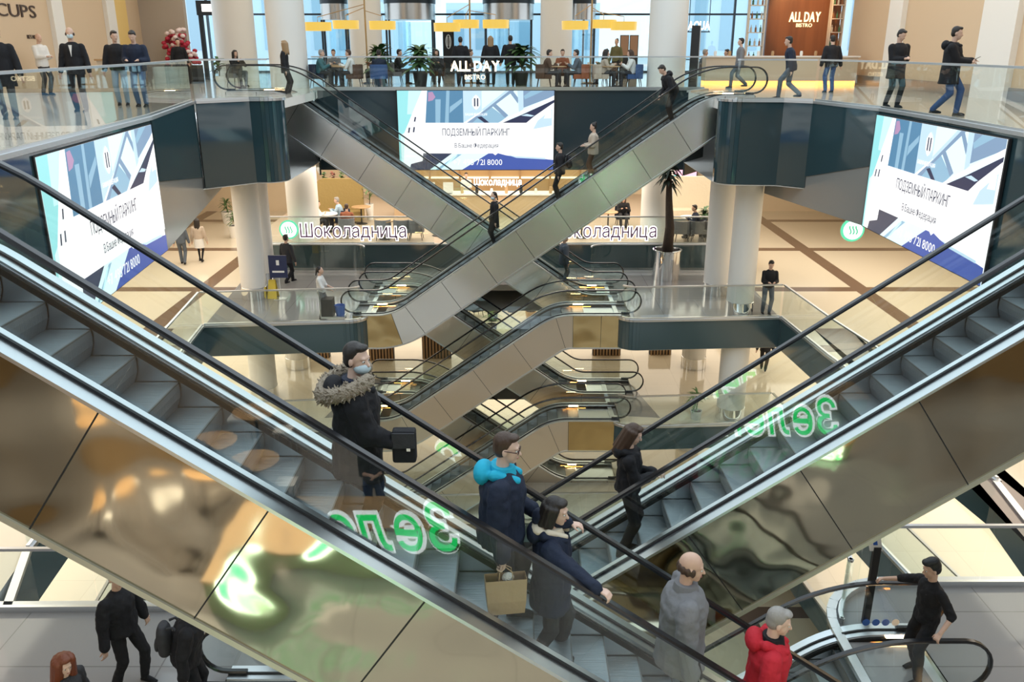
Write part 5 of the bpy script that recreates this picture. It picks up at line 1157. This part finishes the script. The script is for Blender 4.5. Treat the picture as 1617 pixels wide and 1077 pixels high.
for i, (px, py, h, lab) in enumerate(((778, 506, 1.0, 'left of three between the crossing escalators'), (808, 492, 1.2, 'middle of three between the crossing escalators'), (838, 506, 1.0, 'right of three between the crossing escalators'), (776, 528, .8, 'low in the gap between the crossing escalators'))):
    p = atz(px, py, L1); plant(p.x, p.y, L1, 'palm in a pot on the first floor, ' + lab, .45, .25, h + .4, 34, .5, .035, SL if i == 2 else BLACK, LEAF2, seed=40 + i, group='palms on the first floor')
p = atz(1102, 668, L1); plant(p.x, p.y + .35, L1, 'feathery palm at the front edge of the first floor, right', .3, .2, 1.1, 40, .55, .03, WHITE, LEAF2, seed=55)
for px, py, lab in ((752, 500, 'left'), (770, 488, 'right')):
    p = atz(px, py, L1); chair(p.x, p.y, L1, -60, 'navy', 'dark armchair on the first floor seen through the escalators, %s one' % lab, 'armchairs on the first floor')
# sign post at the lower right escalator
p = Vector((5.2, 10.55, L2)); t = thing('sign_post', 'black upright post with a white and blue sticker by the lower right handrail', 'post', p)
MB().obox(p + Vector((0, 0, .64)), (.05, 0, 0), (0, .03, 0), (0, 0, .64), BLACK).build('post', t); MB().obox(p + Vector((-.05, -.0, 1.38)), (.09, 0, .0), (0, .012, 0), (-.04, 0, .16), CUP).build('plate', t); MB().obox(p + Vector((-.055, -.014, 1.40)), (.03, 0, 0), (0, .002, 0), (-.02, 0, .08), mat('sign_blue', (.02, .10, .45), .4)).build('sticker', t)
# safety stickers on the lower right escalator
for i, c in enumerate(((.02, .12, .5), (.02, .12, .5), (.02, .12, .5), (.7, .7, .7))):
    x = 5.05 + .14 * i; MB().slab([(x + .055 * math.cos(2 * PI * k / 16), 10.22, L2 + .25 + .055 * math.sin(2 * PI * k / 16)) for k in range(16)], (0, -1, 0), .004, mat('sticker_%d' % int(c[0] * 10), c, .4)).build('safety_sticker', ESC['E3']['t'])
# ------------------------------------------------------------------ café under the photographer (seen in the reflections)
for i, (x, y) in enumerate(((-6.8, -2.4), (-5.6, -3.0), (-4.6, -2.2), (-5.2, -4.4))):
    table(x, y, L2, 'high round oak table under the photographer, %s' % ('leftmost', 'second from the left', 'nearest the counter', 'by the back wall')[i], 'high tables under the photographer', .45, 1.05)
    for dx, dy, q in ((.6, .2, 'right'), (-.5, -.4, 'left')):
        t = thing('bar_stool', 'pale bar stool %s of the high oak table, %s' % (q, ('leftmost', 'second', 'third', 'back')[i]), 'stool', (x + dx, y + dy, L2), 'bar stools under the photographer')
        MB().box(x + dx - .18, x + dx + .18, y + dy - .18, y + dy + .18, L2 + .7, L2 + .74, WHITE).build('seat', t)
        for sx in (1, -1):
            for sy in (1, -1): MB().tube([(x + dx + sx * .15, y + dy + sy * .15, L2 + .7), (x + dx + sx * .2, y + dy + sy * .2, L2)], .014, STEEL, 6).build('leg', t)
struct(MB().box(-17, 17, -6.2, -6, L2, -.3, wood('storefront_wood', (.28, .18, .085), (.36, .25, .14), .8)), 'wall_storefront')
struct(MB().box(-3.0, 1.5, -6.0, -5.8, L2, -.3, mat('green_reflector', (.14, .26, .07), .8, bump=(8, 1, 3, .2))), 'wall_green_reflector')  # unseen green section added so the near cladding reflects green
